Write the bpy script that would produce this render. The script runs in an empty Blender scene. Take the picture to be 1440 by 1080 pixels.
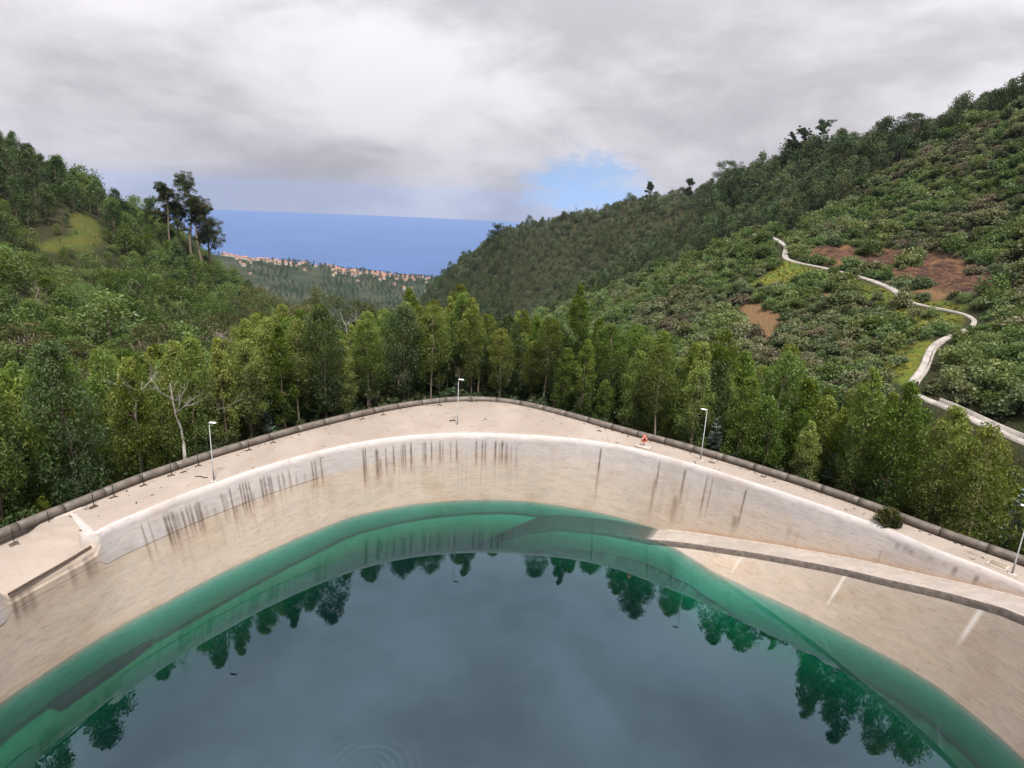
import bpy, math, random
import numpy as np
from mathutils import Vector, Matrix

random.seed(7)
RNG = np.random.default_rng(7)
scene = bpy.context.scene
col = scene.collection

# ------------------------------------------------------------------ camera
F, PITCH, ROLL, EYE = 915.6, .2765, .0482, 30.0       # focal length in photo pixels, angles, eye height over the water
_f = np.array([0, math.cos(PITCH), -math.sin(PITCH)])
_r = np.array([1., 0, 0]); _u = np.array([0, math.sin(PITCH), math.cos(PITCH)])
CR, SR = math.cos(ROLL), math.sin(ROLL)
RI, UP, FW = CR*_r + SR*_u, -SR*_r + CR*_u, _f
CAM = np.array([0, 0, EYE])
cam_data = bpy.data.cameras.new('camera'); cam = bpy.data.objects.new('camera', cam_data); col.objects.link(cam)
M = Matrix.Identity(4)
for i in range(3):
    M[i][0], M[i][1], M[i][2], M[i][3] = RI[i], UP[i], -FW[i], CAM[i]
cam.matrix_world = M
cam_data.sensor_fit = 'HORIZONTAL'; cam_data.sensor_width = 36.0; cam_data.lens = F/1440*36
cam_data.clip_start = .05; cam_data.clip_end = 2e5
scene.camera = cam

# ------------------------------------------------------------------ sky, sun, exposure
SUN_EL, SUN_AZ = math.radians(62), math.radians(162)      # azimuth from straight ahead, negative = left
EXPOSURE = 0.5
SKY_GAIN = .47
world = bpy.data.worlds.new('World'); scene.world = world; world.use_nodes = True
sun_d = bpy.data.lights.new('sun', 'SUN'); sun_d.energy = 3.8; sun_d.angle = math.radians(6); sun_d.color = (1, .955, .88)
sun = bpy.data.objects.new('sun', sun_d); col.objects.link(sun)
sd = Vector((math.sin(SUN_AZ)*math.cos(SUN_EL), math.cos(SUN_AZ)*math.cos(SUN_EL), math.sin(SUN_EL)))
sun.rotation_euler = sd.to_track_quat('Z', 'Y').to_euler()
sun.location = (0, 40, 120)
vs = scene.view_settings
vs.view_transform = 'Standard'; vs.look = 'None'; vs.gamma = 1; vs.use_curve_mapping = False; vs.exposure = EXPOSURE
scene.render.engine = 'CYCLES'
cy = scene.cycles
cy.max_bounces = 8; cy.diffuse_bounces = 3; cy.glossy_bounces = 3; cy.transmission_bounces = 4; cy.transparent_max_bounces = 12
cy.volume_bounces = 1; cy.use_denoising = True; cy.caustics_reflective = False; cy.caustics_refractive = False
cy.sample_clamp_indirect = 6
cy.use_adaptive_sampling = True; cy.adaptive_threshold = .015

# ------------------------------------------------------------------ node helpers
class NT:
    def __init__(s, nt): s.nt = nt; s.n = nt.nodes; s.l = nt.links
    def __call__(s, typ, ins=None, **props):
        nd = s.n.new(typ)
        for k, v in props.items(): setattr(nd, k, v)
        for k, v in (ins or {}).items():
            sock = nd.inputs[k]
            if hasattr(v, 'bl_idname') and hasattr(v, 'is_output'): s.l.new(v, sock)
            elif hasattr(v, 'outputs'): s.l.new(v.outputs[0], sock)
            else: sock.default_value = v
        return nd
    def math(s, op, a, b=0., clamp=False):
        return s('ShaderNodeMath', {0: a, 1: b}, operation=op, use_clamp=clamp).outputs[0]
    def mix(s, fac, a, b, blend='MIX'):
        nd = s.n.new('ShaderNodeMix'); nd.data_type = 'RGBA'; nd.blend_type = blend
        for idx, v in ((0, fac), (6, a), (7, b)):
            if hasattr(v, 'is_output'): s.l.new(v, nd.inputs[idx])
            else:
                nd.inputs[idx].default_value = v if idx == 0 else (tuple(v) + (1,))[:4]
        return nd.outputs[2]
    def ramp(s, fac, lo, hi, a=0., b=1.):
        nd = s('ShaderNodeMapRange', {0: fac, 1: lo, 2: hi, 3: a, 4: b}); nd.interpolation_type = 'SMOOTHSTEP'
        return nd.outputs[0]
    def noise(s, vec, scale, detail=4., rough=.55, dist=0.):
        return s('ShaderNodeTexNoise', {'Vector': vec, 'Scale': scale, 'Detail': detail, 'Roughness': rough, 'Distortion': dist}).outputs[0]

def new_mat(name):
    m = bpy.data.materials.new(name); m.use_nodes = True
    t = NT(m.node_tree); t.n.clear(); out = t('ShaderNodeOutputMaterial')
    return m, t, out

# ------------------------------------------------------------------ world: overcast deck of cloud, a blue gap low on the right of the sea
def ray(x, y):
    d = FW + RI*(x-720)/F - UP*(y-540)/F
    return d/np.linalg.norm(d)
def onz(x, y, z):
    d = ray(x, y); return CAM + d*((z-EYE)/d[2])
def at(x, y, dist):
    d = ray(x, y); return CAM + d*(dist/math.hypot(d[0], d[1]))
def proj(P):
    d = np.atleast_2d(P) - CAM; z = d@FW; z = np.where(np.abs(z) < 1e-6, 1e-6, z)
    px = 720 + F*(d@RI)/z; py = 540 - F*(d@UP)/z
    return np.where(z > 0, px, -9999), np.where(z > 0, py, -9999)

w = NT(world.node_tree); w.n.clear()
wout = w('ShaderNodeOutputWorld')
tc = w('ShaderNodeTexCoord')
direction = tc.outputs['Generated']
sky = w('ShaderNodeTexSky', sky_type='NISHITA', sun_disc=False, sun_elevation=SUN_EL, sun_rotation=SUN_AZ, altitude=600)
w.l.new(w('ShaderNodeVectorMath', {0: direction, 1: (0, 0, .25)}, operation='ADD').outputs[0], sky.inputs[0])
sky_s = w('ShaderNodeVectorMath', {0: sky.outputs[0], 3: .15}, operation='SCALE').outputs[0]
sep = w('ShaderNodeSeparateXYZ', {0: direction})
mp = w('ShaderNodeMapping', {'Vector': direction, 'Scale': (1.0, 1.0, 2.0), 'Location': (.35, .1, .2)}).outputs[0]
n1 = w.noise(mp, 2.6, 5, .5, .4)
n2 = w.noise(mp, 7.0, 6, .55, .2)
n3 = w.noise(w('ShaderNodeMapping', {'Vector': direction, 'Scale': (1., 1., 2.6), 'Location': (1.7, .4, .9)}).outputs[0], 11., 7, .6, .6)
nn = w.math('ADD', w.math('ADD', w.math('MULTIPLY', n1, .60), w.math('MULTIPLY', n2, .26)), w.math('MULTIPLY', n3, .14))
def bump(px, py, ax, ay):
    g = ray(px, py)
    az = w.math('DIVIDE', w.math('SUBTRACT', sep.outputs[0], float(g[0])), ax); el = w.math('DIVIDE', w.math('SUBTRACT', sep.outputs[2], float(g[2])), ay)
    d2 = w.math('MULTIPLY', w.math('ADD', w.math('MULTIPLY', az, az), w.math('MULTIPLY', el, el)), -1.)
    return w.math('MULTIPLY', w.math('EXPONENT', d2), w.ramp(sep.outputs[1], .2, .5))
nn = w.math('ADD', nn, w.math('MULTIPLY', bump(600, 120, .20, .10), .15))
nn = w.math('ADD', nn, w.math('MULTIPLY', bump(980, 20, .36, .08), -.13))
nn = w.math('ADD', nn, w.math('MULTIPLY', bump(300, 270, .16, .022), -.07))
bright = w.ramp(nn, .37, .64)
# CIE overcast sky: brighter towards the zenith
cie = w.math('MULTIPLY_ADD', w.math('MAXIMUM', sep.outputs[2], 0.), 1.61)
w.n[-1].inputs[2].default_value = .81
cloud = w.mix(bright, (1.10, 1.06, 1.15), (1.80, 1.73, 1.84))
cloud = w('ShaderNodeVectorMath', {0: cloud, 3: w.math('MULTIPLY', cie, SKY_GAIN*.72)}, operation='SCALE').outputs[0]
def gap(px, py, ax, ay):
    g = ray(px, py)
    az = w.math('DIVIDE', w.math('SUBTRACT', sep.outputs[0], float(g[0])), ax)
    el = w.math('DIVIDE', w.math('SUBTRACT', sep.outputs[2], float(g[2])), ay)
    d2 = w.math('ADD', w.math('MULTIPLY', az, az), w.math('MULTIPLY', el, el))
    d2 = w.math('ADD', w.math('ADD', d2, w.math('MULTIPLY', w.math('SUBTRACT', n2, .5), 5.)), w.math('MULTIPLY', w.math('SUBTRACT', n3, .5), 6.))
    front = w.ramp(sep.outputs[1], .3, .5)
    return w.math('MULTIPLY', w.ramp(d2, -.2, 2.2, 1., 0.), front)
g1 = gap(822, 268, .07, .04)
skyc = w.mix(w.math('MULTIPLY', g1, .85), cloud, sky_s)
bg = w('ShaderNodeBackground', {'Color': skyc, 'Strength': 1.0})
w.l.new(bg.outputs[0], wout.inputs[0])

# ------------------------------------------------------------------ object helpers
def tag(o, label=None, cat=None, group=None, kind=None):
    for k, v in (('label', label), ('category', cat), ('group', group), ('kind', kind)):
        if v: o[k] = v
    return o
def link(o, parent=None):
    col.objects.link(o)
    if parent is not None: o.parent = parent
    return o
def empty(name, loc=(0, 0, 0), rz=0.):
    o = bpy.data.objects.new(name, None); o.empty_display_size = .3
    o.location = loc; o.rotation_euler = (0, 0, rz); return link(o)
def mesh_data(name, V, faces, mats=(), smooth=False, mat_idx=None, attrs=None):
    me = bpy.data.meshes.new(name)
    V = np.asarray(V, dtype=np.float32).reshape(-1, 3)
    if isinstance(faces, np.ndarray):
        k = faces.shape[1]; nf = len(faces)
        me.vertices.add(len(V)); me.vertices.foreach_set('co', V.ravel())
        me.loops.add(nf*k); me.loops.foreach_set('vertex_index', faces.astype(np.int32).ravel())
        me.polygons.add(nf); me.polygons.foreach_set('loop_start', np.arange(0, nf*k, k, dtype=np.int32))
        me.update(calc_edges=True)
    else:
        me.from_pydata(V.tolist(), [], [list(f) for f in faces]); me.update()
    for m in mats: me.materials.append(m)
    if mat_idx is not None: me.polygons.foreach_set('material_index', np.asarray(mat_idx, dtype=np.int32))
    if smooth: me.polygons.foreach_set('use_smooth', np.ones(len(me.polygons), dtype=bool))
    for nm, arr in (attrs or {}).items():
        arr = np.asarray(arr, dtype=np.float32)
        if arr.ndim == 1:
            a = me.attributes.new(nm, 'FLOAT', 'POINT'); a.data.foreach_set('value', arr)
        else:
            a = me.attributes.new(nm, 'FLOAT_COLOR', 'POINT'); a.data.foreach_set('color', arr.ravel())
    return me
def mobj(name, me, parent=None):
    return link(bpy.data.objects.new(name, me), parent)

class MB:
    """collects tubes, boxes and the like for one mesh"""
    def __init__(s): s.V = []; s.Fc = []; s.n = 0; s.mi = []
    def add(s, V, Fc, mi=0):
        V = np.asarray(V, float)
        s.V.append(V); s.Fc += [[i+s.n for i in f] for f in Fc]; s.mi += [mi]*len(Fc); s.n += len(V)
    def tube(s, pts, rad, sides=8, mi=0, cap=True):
        pts = np.asarray(pts, float); n = len(pts)
        rad = np.full(n, rad) if np.isscalar(rad) else np.asarray(rad)
        V = []
        t = np.gradient(pts, axis=0); t /= np.linalg.norm(t, axis=1)[:, None] + 1e-12
        a = np.array([0, 0, 1.]) if abs(t[0][2]) < .8 else np.array([1., 0, 0])
        for i in range(n):
            x = np.cross(a, t[i]); x /= np.linalg.norm(x) + 1e-12; y = np.cross(t[i], x); a = np.cross(t[i], x) if abs(t[i] @ a) > .95 else a
            for k in range(sides):
                an = 2*math.pi*k/sides
                V.append(pts[i] + rad[i]*(math.cos(an)*x + math.sin(an)*y))
        Fc = [[i*sides+k, i*sides+(k+1) % sides, (i+1)*sides+(k+1) % sides, (i+1)*sides+k] for i in range(n-1) for k in range(sides)]
        if cap: Fc += [list(range(sides))[::-1], [(n-1)*sides+k for k in range(sides)]]
        s.add(V, Fc, mi)
    def box(s, c, size, rz=0., mi=0, bev=0.):
        hx, hy, hz = [q/2 for q in size]; b = bev
        ca, sa = math.cos(rz), math.sin(rz)
        if b <= 0:
            L = [(x, y, z) for z in (-hz, hz) for x, y in ((-hx, -hy), (hx, -hy), (hx, hy), (-hx, hy))]
            Fc = [[3, 2, 1, 0], [4, 5, 6, 7], [0, 1, 5, 4], [1, 2, 6, 5], [2, 3, 7, 6], [3, 0, 4, 7]]
        else:
            L = []; rings = [(-hz, b), (-hz+b, 0), (hz-b, 0), (hz, b)]
            for z, i in rings:
                L += [(x, y, z) for x, y in ((-hx+i, -hy+i), (hx-i, -hy+i), (hx-i, hy-i), (-hx+i, hy-i))]
            Fc = [[3, 2, 1, 0], [12, 13, 14, 15]] + [[r*4+k, r*4+(k+1) % 4, r*4+4+(k+1) % 4, r*4+4+k] for r in range(3) for k in range(4)]
        s.add([(c[0]+x*ca-y*sa, c[1]+x*sa+y*ca, c[2]+z) for x, y, z in L], Fc, mi)
    def torus(s, c, R, r, axis_u, axis_v, n=20, m=8, mi=0, a0=0., a1=2*math.pi):
        u, v = np.asarray(axis_u, float), np.asarray(axis_v, float); w_ = np.cross(u, v)
        full = abs(a1-a0-2*math.pi) < 1e-6; k = n if full else n+1
        V = []
        for i in range(k):
            a = a0+(a1-a0)*i/n; e = math.cos(a)*u+math.sin(a)*v
            for j in range(m):
                b = 2*math.pi*j/m; V.append(np.asarray(c)+e*(R+r*math.cos(b))+w_*r*math.sin(b))
        Fc = [[i*m+j, ((i+1) % k)*m+j, ((i+1) % k)*m+(j+1) % m, i*m+(j+1) % m] for i in range(n) for j in range(m)]
        s.add(V, Fc, mi)
    def data(s, name, mats, smooth=True):
        return mesh_data(name, np.concatenate(s.V), s.Fc, mats, smooth, s.mi)
    def build(s, name, mats, parent=None, smooth=True):
        return mobj(name, s.data(name, mats if isinstance(mats, (list, tuple)) else [mats], smooth), parent)
def grid_faces(nu, nv):
    i = np.arange(nu-1)[:, None]*nv + np.arange(nv-1)[None]
    return np.stack([i, i+nv, i+nv+1, i+1], -1).reshape(-1, 4)

# ------------------------------------------------------------------ materials
def simple(name, colr, rough=.7, metal=0., var=.12, scale=6., bump=.0):
    m, t, out = new_mat(name)
    g = t('ShaderNodeNewGeometry')
    n = t.noise(g.outputs['Position'], scale, 5, .6)
    c = t.mix(t.ramp(n, .3, .7), [q*(1-var) for q in colr], [q*(1+var) for q in colr])
    b = t('ShaderNodeBsdfPrincipled', {'Base Color': c, 'Roughness': rough, 'Metallic': metal})
    if bump:
        bp = t('ShaderNodeBump', {'Height': n, 'Strength': bump, 'Distance': .05}); t.l.new(bp.outputs[0], b.inputs['Normal'])
    t.l.new(b.outputs[0], out.inputs[0]); return m

def concrete_mat(name, tan, white, extra=0.):
    """mask colour = (dark streaks and painted deep-water gloom, pale upper band, red-brown dirt, white lime)"""
    m, t, out = new_mat(name)
    a = t('ShaderNodeAttribute', attribute_name='mask'); s = t('ShaderNodeSeparateColor', {0: a.outputs['Color']})
    pos = t('ShaderNodeNewGeometry').outputs['Position']
    st = t('ShaderNodeMapping', {'Vector': pos, 'Scale': (.35, .35, 1.6)}).outputs[0]
    big = t.noise(st, 1.1, 6, .62, .8)
    fine = t.noise(pos, 9., 6, .7)
    mid = t.noise(st, 3.6, 6, .65, .5)
    blot = t.noise(pos, .22, 3, .5, .6)
    base = t.mix(s.outputs[1], tan, white)
    base = t.mix(t.ramp(big, .36, .7), base, (1.16, 1.13, 1.08), 'MULTIPLY')
    base = t.mix(t.ramp(mid, .48, .72), base, (.80, .775, .74), 'MULTIPLY')
    base = t.mix(t.math('MULTIPLY', t.ramp(blot, .5, .7), .6), base, (.86, .80, .72), 'MULTIPLY')
    base = t.mix(t.math('MULTIPLY', t.ramp(fine, .4, .75), .5), base, (.80, .79, .78), 'MULTIPLY')
    base = t.mix(t.math('MULTIPLY', s.outputs[2], t.ramp(mid, .25, .6, .5, 1.)), base, (.36, .225, .135))
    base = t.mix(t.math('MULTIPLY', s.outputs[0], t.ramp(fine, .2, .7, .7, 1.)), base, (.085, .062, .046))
    base = t.mix(t.math('MULTIPLY', a.outputs['Alpha'], t.ramp(fine, .2, .7, .65, 1.)), base, (.80, .78, .74))
    h = t.math('ADD', t.math('MULTIPLY', fine, .4), t.math('MULTIPLY', mid, .7))
    bp = t('ShaderNodeBump', {'Height': h, 'Strength': .35, 'Distance': .06})
    b = t('ShaderNodeBsdfPrincipled', {'Base Color': base, 'Roughness': .88, 'Normal': bp.outputs[0]})
    t.l.new(b.outputs[0], out.inputs[0]); return m
WALL = concrete_mat('sprayed_concrete', (.445, .385, .325), (.43, .40, .395))
BANK = concrete_mat('stained_concrete', (.37, .315, .26), (.48, .45, .42))
UNDER = concrete_mat('submerged_concrete', (.52, .50, .46), (.6, .6, .55))

def deck_mat():
    m, t, out = new_mat('deck_concrete')
    pos = t('ShaderNodeNewGeometry').outputs['Position']
    big = t.noise(pos, .16, 5, .6, .8); mid = t.noise(pos, .9, 6, .65, .5); fine = t.noise(pos, 8., 5, .7)
    c = t.mix(t.ramp(big, .35, .68), (.285, .236, .198), (.345, .29, .248))
    c = t.mix(t.math('MULTIPLY', t.ramp(mid, .5, .75), .55), c, (.80, .76, .72), 'MULTIPLY')
    c = t.mix(t.math('MULTIPLY', t.ramp(fine, .45, .75), .45), c, (.82, .80, .79), 'MULTIPLY')
    spots = t.noise(pos, 2.7, 2, .5); c = t.mix(t.math('MULTIPLY', t.ramp(spots, .69, .76), .5), c, (.22, .17, .13))
    bp = t('ShaderNodeBump', {'Height': fine, 'Strength': .25, 'Distance': .04})
    b = t('ShaderNodeBsdfPrincipled', {'Base Color': c, 'Roughness': .9, 'Normal': bp.outputs[0]})
    t.l.new(b.outputs[0], out.inputs[0]); return m
DECK = deck_mat()
def ramp_mat():
    m, t, out = new_mat('ramp_concrete')
    pos = t('ShaderNodeNewGeometry').outputs['Position']
    mid = t.noise(pos, .8, 6, .65, .5); fine = t.noise(pos, 9., 5, .7)
    z = t('ShaderNodeSeparateXYZ', {0: pos}).outputs[2]
    c = t.mix(t.ramp(mid, .35, .7), (.30, .26, .225), (.38, .335, .295))
    c = t.mix(t.math('MULTIPLY', t.ramp(fine, .45, .75), .5), c, (.78, .75, .72), 'MULTIPLY')
    algae = t.ramp(t.math('ADD', z, t.math('MULTIPLY', mid, .05)), -.06, .05, 1., 0.)
    c = t.mix(algae, c, (.075, .06, .045))
    b = t('ShaderNodeBsdfPrincipled', {'Base Color': c, 'Roughness': .9})
    t.l.new(b.outputs[0], out.inputs[0]); return m
RAMPM = ramp_mat()
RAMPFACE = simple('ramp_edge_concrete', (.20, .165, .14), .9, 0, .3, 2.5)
PIPE = simple('weathered_pipe', (.13, .108, .09), .55, .0, .28, 1.6, .1)
BANDM = simple('dark_strap_steel', (.02, .02, .02), .6, .3, .2)
STEEL = simple('galvanised_steel', (.32, .33, .33), .5, .3, .1)
WHITEM = simple('lamp_white', (.80, .80, .80), .4, 0, .04)
RUST = simple('rusty_dark_metal', (.07, .045, .03), .75, .2, .35)
ORANGE = simple('lifebuoy_orange', (.62, .11, .055), .5, 0, .1)
KERB = simple('pale_kerb_concrete', (.40, .35, .31), .9, 0, .15, 3.)
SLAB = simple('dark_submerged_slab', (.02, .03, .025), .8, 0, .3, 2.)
ROADM = simple('dusty_concrete_road', (.30, .27, .24), .9, 0, .3, .5)
BARK = simple('pale_bark', (.20, .155, .115), .9, 0, .4, 3.)
DARKBARK = simple('brown_bark', (.085, .06, .045), .9, 0, .35, 3.)
DEADW = simple('bleached_dead_wood', (.34, .31, .28), .85, 0, .25, 3.)
TWIG = simple('pinkish_bare_twigs', (.22, .17, .145), .9, 0, .25, 3.)

def leaf_mat(name, dark, light, trans=.35, huevar=.06, valvar=.35):
    m, t, out = new_mat(name)
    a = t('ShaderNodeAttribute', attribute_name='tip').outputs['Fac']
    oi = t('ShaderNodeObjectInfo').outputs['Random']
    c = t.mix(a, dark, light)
    r2 = t('ShaderNodeTexWhiteNoise', {'W': oi}, noise_dimensions='1D').outputs[0]
    hsv = t('ShaderNodeHueSaturation', {'Hue': t.ramp(oi, 0, 1, .5-huevar, .5+huevar*.6), 'Value': t.ramp(r2, 0, 1, 1-valvar, 1+valvar), 'Saturation': t.ramp(r2, 0, 1, 1.05, .85), 'Color': c}).outputs[0]
    d = t('ShaderNodeBsdfPrincipled', {'Base Color': hsv, 'Roughness': .5, 'Specular IOR Level': .35})
    tr = t('ShaderNodeBsdfTranslucent', {'Color': t.mix(1., hsv, (1.25, 1.2, .6), 'MULTIPLY')})
    mx = t('ShaderNodeMixShader', {0: trans, 1: d.outputs[0], 2: tr.outputs[0]})
    t.l.new(mx.outputs[0], out.inputs[0]); return m
L_EUC = leaf_mat('eucalyptus_leaf', (.015, .036, .010), (.185, .262, .034), .38, .028)
L_OLIVE = leaf_mat('olive_leaf', (.035, .048, .016), (.135, .145, .04), .3, .02)
L_GREEN = leaf_mat('hill_leaf', (.022, .050, .011), (.135, .205, .030), .3, .022)
L_FOREST = leaf_mat('forest_leaf', (.030, .055, .020), (.088, .125, .04), .25, .035)
L_SHRUB = leaf_mat('slope_shrub_leaf', (.045, .068, .027), (.155, .19, .075), .25, .04)
L_SILVER = leaf_mat('silver_blue_leaf', (.06, .095, .08), (.24, .31, .27), .2, .02, .15)
L_GLOSSY = leaf_mat('glossy_dark_leaf', (.020, .044, .013), (.085, .13, .034), .28, .02)
L_FERN = leaf_mat('undergrowth_leaf', (.02, .035, .012), (.06, .09, .03), .25, .04)

# ------------------------------------------------------------------ basin geometry (all traced lines become points on real levels)
HD = .2276*EYE                       # deck level above the water
OX, OY = 1.0, 34.0
def pol(P):
    P = np.atleast_2d(P); th = np.arctan2(P[:, 1]-OY, P[:, 0]-OX); th = np.where(th < -math.pi/2, th+2*math.pi, th)
    return th, np.hypot(P[:, 0]-OX, P[:, 1]-OY)
def curve(pts):
    th, r = pol(np.array(pts)); o = np.argsort(th); return th[o], r[o]
def fn(pts):
    th, r = curve(pts)
    # smooth the traced line a little
    tt = np.linspace(th[0], th[-1], 900); rr = np.interp(tt, th, r)
    k = np.hanning(31); k /= k.sum(); rr = np.convolve(np.pad(rr, 15, mode='edge'), k, 'valid')
    return lambda q: np.interp(q, tt, rr)
RIM_PX = [(156, 734.8), (175, 728.5), (212.5, 713), (266.7, 691), (304, 678.5), (350, 662), (400, 647.3), (450, 633.8), (480, 626.7), (534, 617.3), (592.5, 611), (638, 609), (684, 609), (730, 610.8), (762.5, 613), (800, 615.6), (841.7, 620.8), (887.5, 629), (925, 638.5), (968.7, 650.5), (1000, 659), (1018, 665.6), (1058, 678), (1110, 694.8), (1168, 714.6), (1210, 729), (1256.7, 746), (1306.7, 769), (1356.7, 787.7), (1398, 802), (1440, 822)]
rim_pts = [onz(x, y, HD)[:2] for x, y in RIM_PX]
EXT_L = [(-28.4, 37.2), (-29.4, 33.2), (-30.4, 27.5), (-30, 20), (-24, 13), (-10, 9.5)]
EXT_R = [(36.6, 35.5), (37.6, 29), (36, 20), (28, 12.5), (12, 9.5)]
r_rim = fn(rim_pts + EXT_L + EXT_R)
W1_PX = [(0, 988), (62.5, 946.7), (116.7, 911), (179, 874.8), (241.7, 842.5), (297, 812.5), (358, 783.7), (408, 761), (450, 744), (492.5, 726.7), (555, 713), (617.5, 705), (669.6, 702.7), (700, 703), (730, 703.7), (762.5, 707), (816.7, 715.6), (866.7, 726), (908, 738.5), (927, 744.4)]
w1_pts = [onz(x, y, 0)[:2] for x, y in W1_PX]
th_s = pol(onz(927, 744.4, 0)[:2])[0][0]            # where the ramp meets the water
off = 1.76
def off_pts(lst):
    out = []
    for p in lst:
        th, r = pol(p); out.append((OX+(r[0]-off)*math.cos(th[0]), OY+(r[0]-off)*math.sin(th[0])))
    return out
ths_r = [t for t in np.linspace(th_s-.08, pol(EXT_R[-1])[0][0], 12)]
w1_all = w1_pts + [(OX+(r_rim(t)-off)*math.cos(t), OY+(r_rim(t)-off)*math.sin(t)) for t in ths_r] + off_pts(EXT_L[3:])
r_w1 = fn(w1_all)
def shoulder(th): return np.clip(.4*(r_rim(th)-r_w1(th)), .2, .5)
def r_wall(th, z):
    s = shoulder(th); top = r_rim(th)-s
    return top + (r_w1(th)-top)*np.clip((HD-.5-z)/(HD-.5), 0, None)
def P3(th, r, z): return np.stack(np.broadcast_arrays(OX+r*np.cos(th), OY+r*np.sin(th), z), -1)
# outer line (foot of the pipe)
PIPE_PX = [(113, 715), (160, 695.8), (201, 678.7), (240, 665.8), (300, 645.2), (350, 630), (400, 615), (450, 601.5), (510, 586.5), (560, 575.5), (600, 569), (640, 564), (700, 564.5), (740, 571), (780, 581.5), (830, 596), (870, 608.3), (910, 619.5), (985, 640.5), (1071, 667), (1150, 692.5), (1220, 717), (1300, 748.5), (1385, 778.2), (1440, 797)]
pipe_pts = [onz(x, y, HD)[:2] for x, y in PIPE_PX]
POUT_L = [(-32.2, 40.2), (-33.4, 37), (-34.6, 31), (-34.5, 20), (-28, 9), (-10, 5)]
POUT_R = [(39.2, 37), (41, 30), (40, 18), (31, 8.5), (12, 5)]
r_pipe = fn(pipe_pts + POUT_L + POUT_R)
TH0, TH1 = pol(EXT_R[-1])[0][0], pol(EXT_L[-1])[0][0]
rim_px_x = np.array([p[0] for p in RIM_PX]); rim_px_th = pol(np.array(rim_pts))[0]
def th_of_px(x): return np.interp(x, rim_px_x, rim_px_th)
# spillway opening on the left
th_sa = pol(onz(157, 755, HD)[:2])[0][0]; th_sb = pol(onz(27, 826, HD)[:2])[0][0]
SP = .75
def sstep(x): x = np.clip(x, 0, 1); return x*x*(3-2*x)
def spill(th):
    return sstep((th-(th_sa-.006))/.022)*sstep(((th_sb+.012)-th)/.022)
def top_z(th): return HD - SP*spill(th)

# ------------------------------------------------------------------ basin wall: pale upper band, streaked face
basin = empty('basin_wall', (0, 62, 0))
tag(basin, 'curved streaked concrete wall around the green reservoir', 'wall')
BO = np.array([0, 62, 0.])
def u_len(th):
    p = P3(th, r_rim(th), 0.); return np.r_[0, np.cumsum(np.linalg.norm(np.diff(p, axis=0), axis=1))]
NU = 1500
TH = np.linspace(TH0, TH1, NU)
# finer columns inside the picture
tfine = np.concatenate([np.linspace(TH0, rim_px_th.min()-.05, 60), np.linspace(rim_px_th.min()-.05, th_sb+.12, 1500)[1:], np.linspace(th_sb+.12, TH1, 50)[1:]])
TH = tfine; U = u_len(TH); NU = len(TH)

# ---- ramp levels
RIN_PX = [(960, 748), (1001.7, 752), (1039, 758), (1093, 769), (1140, 775.5), (1200, 787), (1248, 797), (1290, 804), (1348, 819), (1400, 832), (1440, 842)]
def solve_ramp(px, py):
    lo, hi = -1.0, 6.9
    def g(z):
        p = onz(px, py, z)[:2]; th, r = pol(p); return r[0]-r_wall(th[0], z), th[0]
    for _ in range(50):
        m_ = (lo+hi)/2
        if g(m_)[0] > 0: lo = m_
        else: hi = m_
    return g(lo)[1], lo
rl = [solve_ramp(*p) for p in RIN_PX]
rt = np.array([th_s]+[q[0] for q in rl]); rz_ = np.array([0.]+[q[1] for q in rl])
o_ = np.argsort(rt); rt, rz_ = rt[o_], np.maximum.accumulate(rz_[o_][::-1])[::-1]
th_end = rt[0]
z_poly = np.polyfit(rt, rz_, 3)
def z_ramp(th):
    th = np.asarray(th, float)
    up = np.polyval(z_poly, np.clip(th, .02, None))-np.polyval(z_poly, th_s)
    up = np.minimum(up, HD-.05)
    dl = np.clip(th-th_s, 0, None)
    return np.where(th > th_s, -2.6*dl-9.*np.clip(dl-.36, 0, None)**1.4, up)
ROUT_PX = [(881, 753.6), (918, 757), (958, 762.5), (1010, 769), (1064, 778), (1160, 796), (1260, 816.7), (1290, 824), (1370, 845), (1440, 863)]
def solve_out(px, py):
    z = 1.
    for _ in range(60):
        p = onz(px, py, z)[:2]; th, r = pol(p); z = .5*z+.5*float(z_ramp(th[0]))
    return th[0], r[0]
ro = np.array(sorted(solve_out(*p) for p in ROUT_PX))
w_poly = np.polyfit(ro[:, 0], r_wall(ro[:, 0], z_ramp(ro[:, 0]))-ro[:, 1], 2)
def r_rout(th):
    th = np.asarray(th, float)
    inner = r_wall(th, z_ramp(th))
    wd = np.polyval(w_poly, np.clip(th, .02, 1.15))
    return inner - np.clip(wd, 1.4, 4.0)
W2_PX = [(910.4, 766.7), (950, 781.5), (1000, 803), (1064, 832), (1140, 867.5), (1202.5, 899), (1286, 945), (1360, 986), (1440, 1033)]
w2 = curve([onz(x, y, 0)[:2] for x, y in W2_PX])
FACE_H = .50

# ---- wall A
VR_TOP = np.array([0, .05, .15, .28, .42, .5])     # rounded shoulder
rows = []
s_ = shoulder(TH); zt = top_z(TH)
ramp_here = TH < th_s+.12
zline = -1.3 - .95*np.clip(np.abs(TH-math.pi/2-.05)/1.1, 0, 1)**1.2
zbot = np.where(TH < th_s+.0, z_ramp(TH)-.35, zline)
shape = [(0, .0), (.12, .045), (.35, .035), (.6, -.06), (.82, -.22), (.96, -.40), (1., -.55)]
R_, Z_ = [], []
for n_, dz in shape:
    R_.append(r_rim(TH)-s_*n_); Z_.append(zt+dz)
z0 = zt-.55
NB = 14
zband = np.maximum(zt-2.25+spill(TH)*1.2, zbot+.2)
for k in range(1, NB+1):
    f = k/NB; z = z0+(zband-z0)*f; R_.append(r_wall(TH, z)); Z_.append(z)
nb_rows = len(R_)
R_, Z_ = np.array(R_).T, np.array(Z_).T
NL = 30
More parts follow.
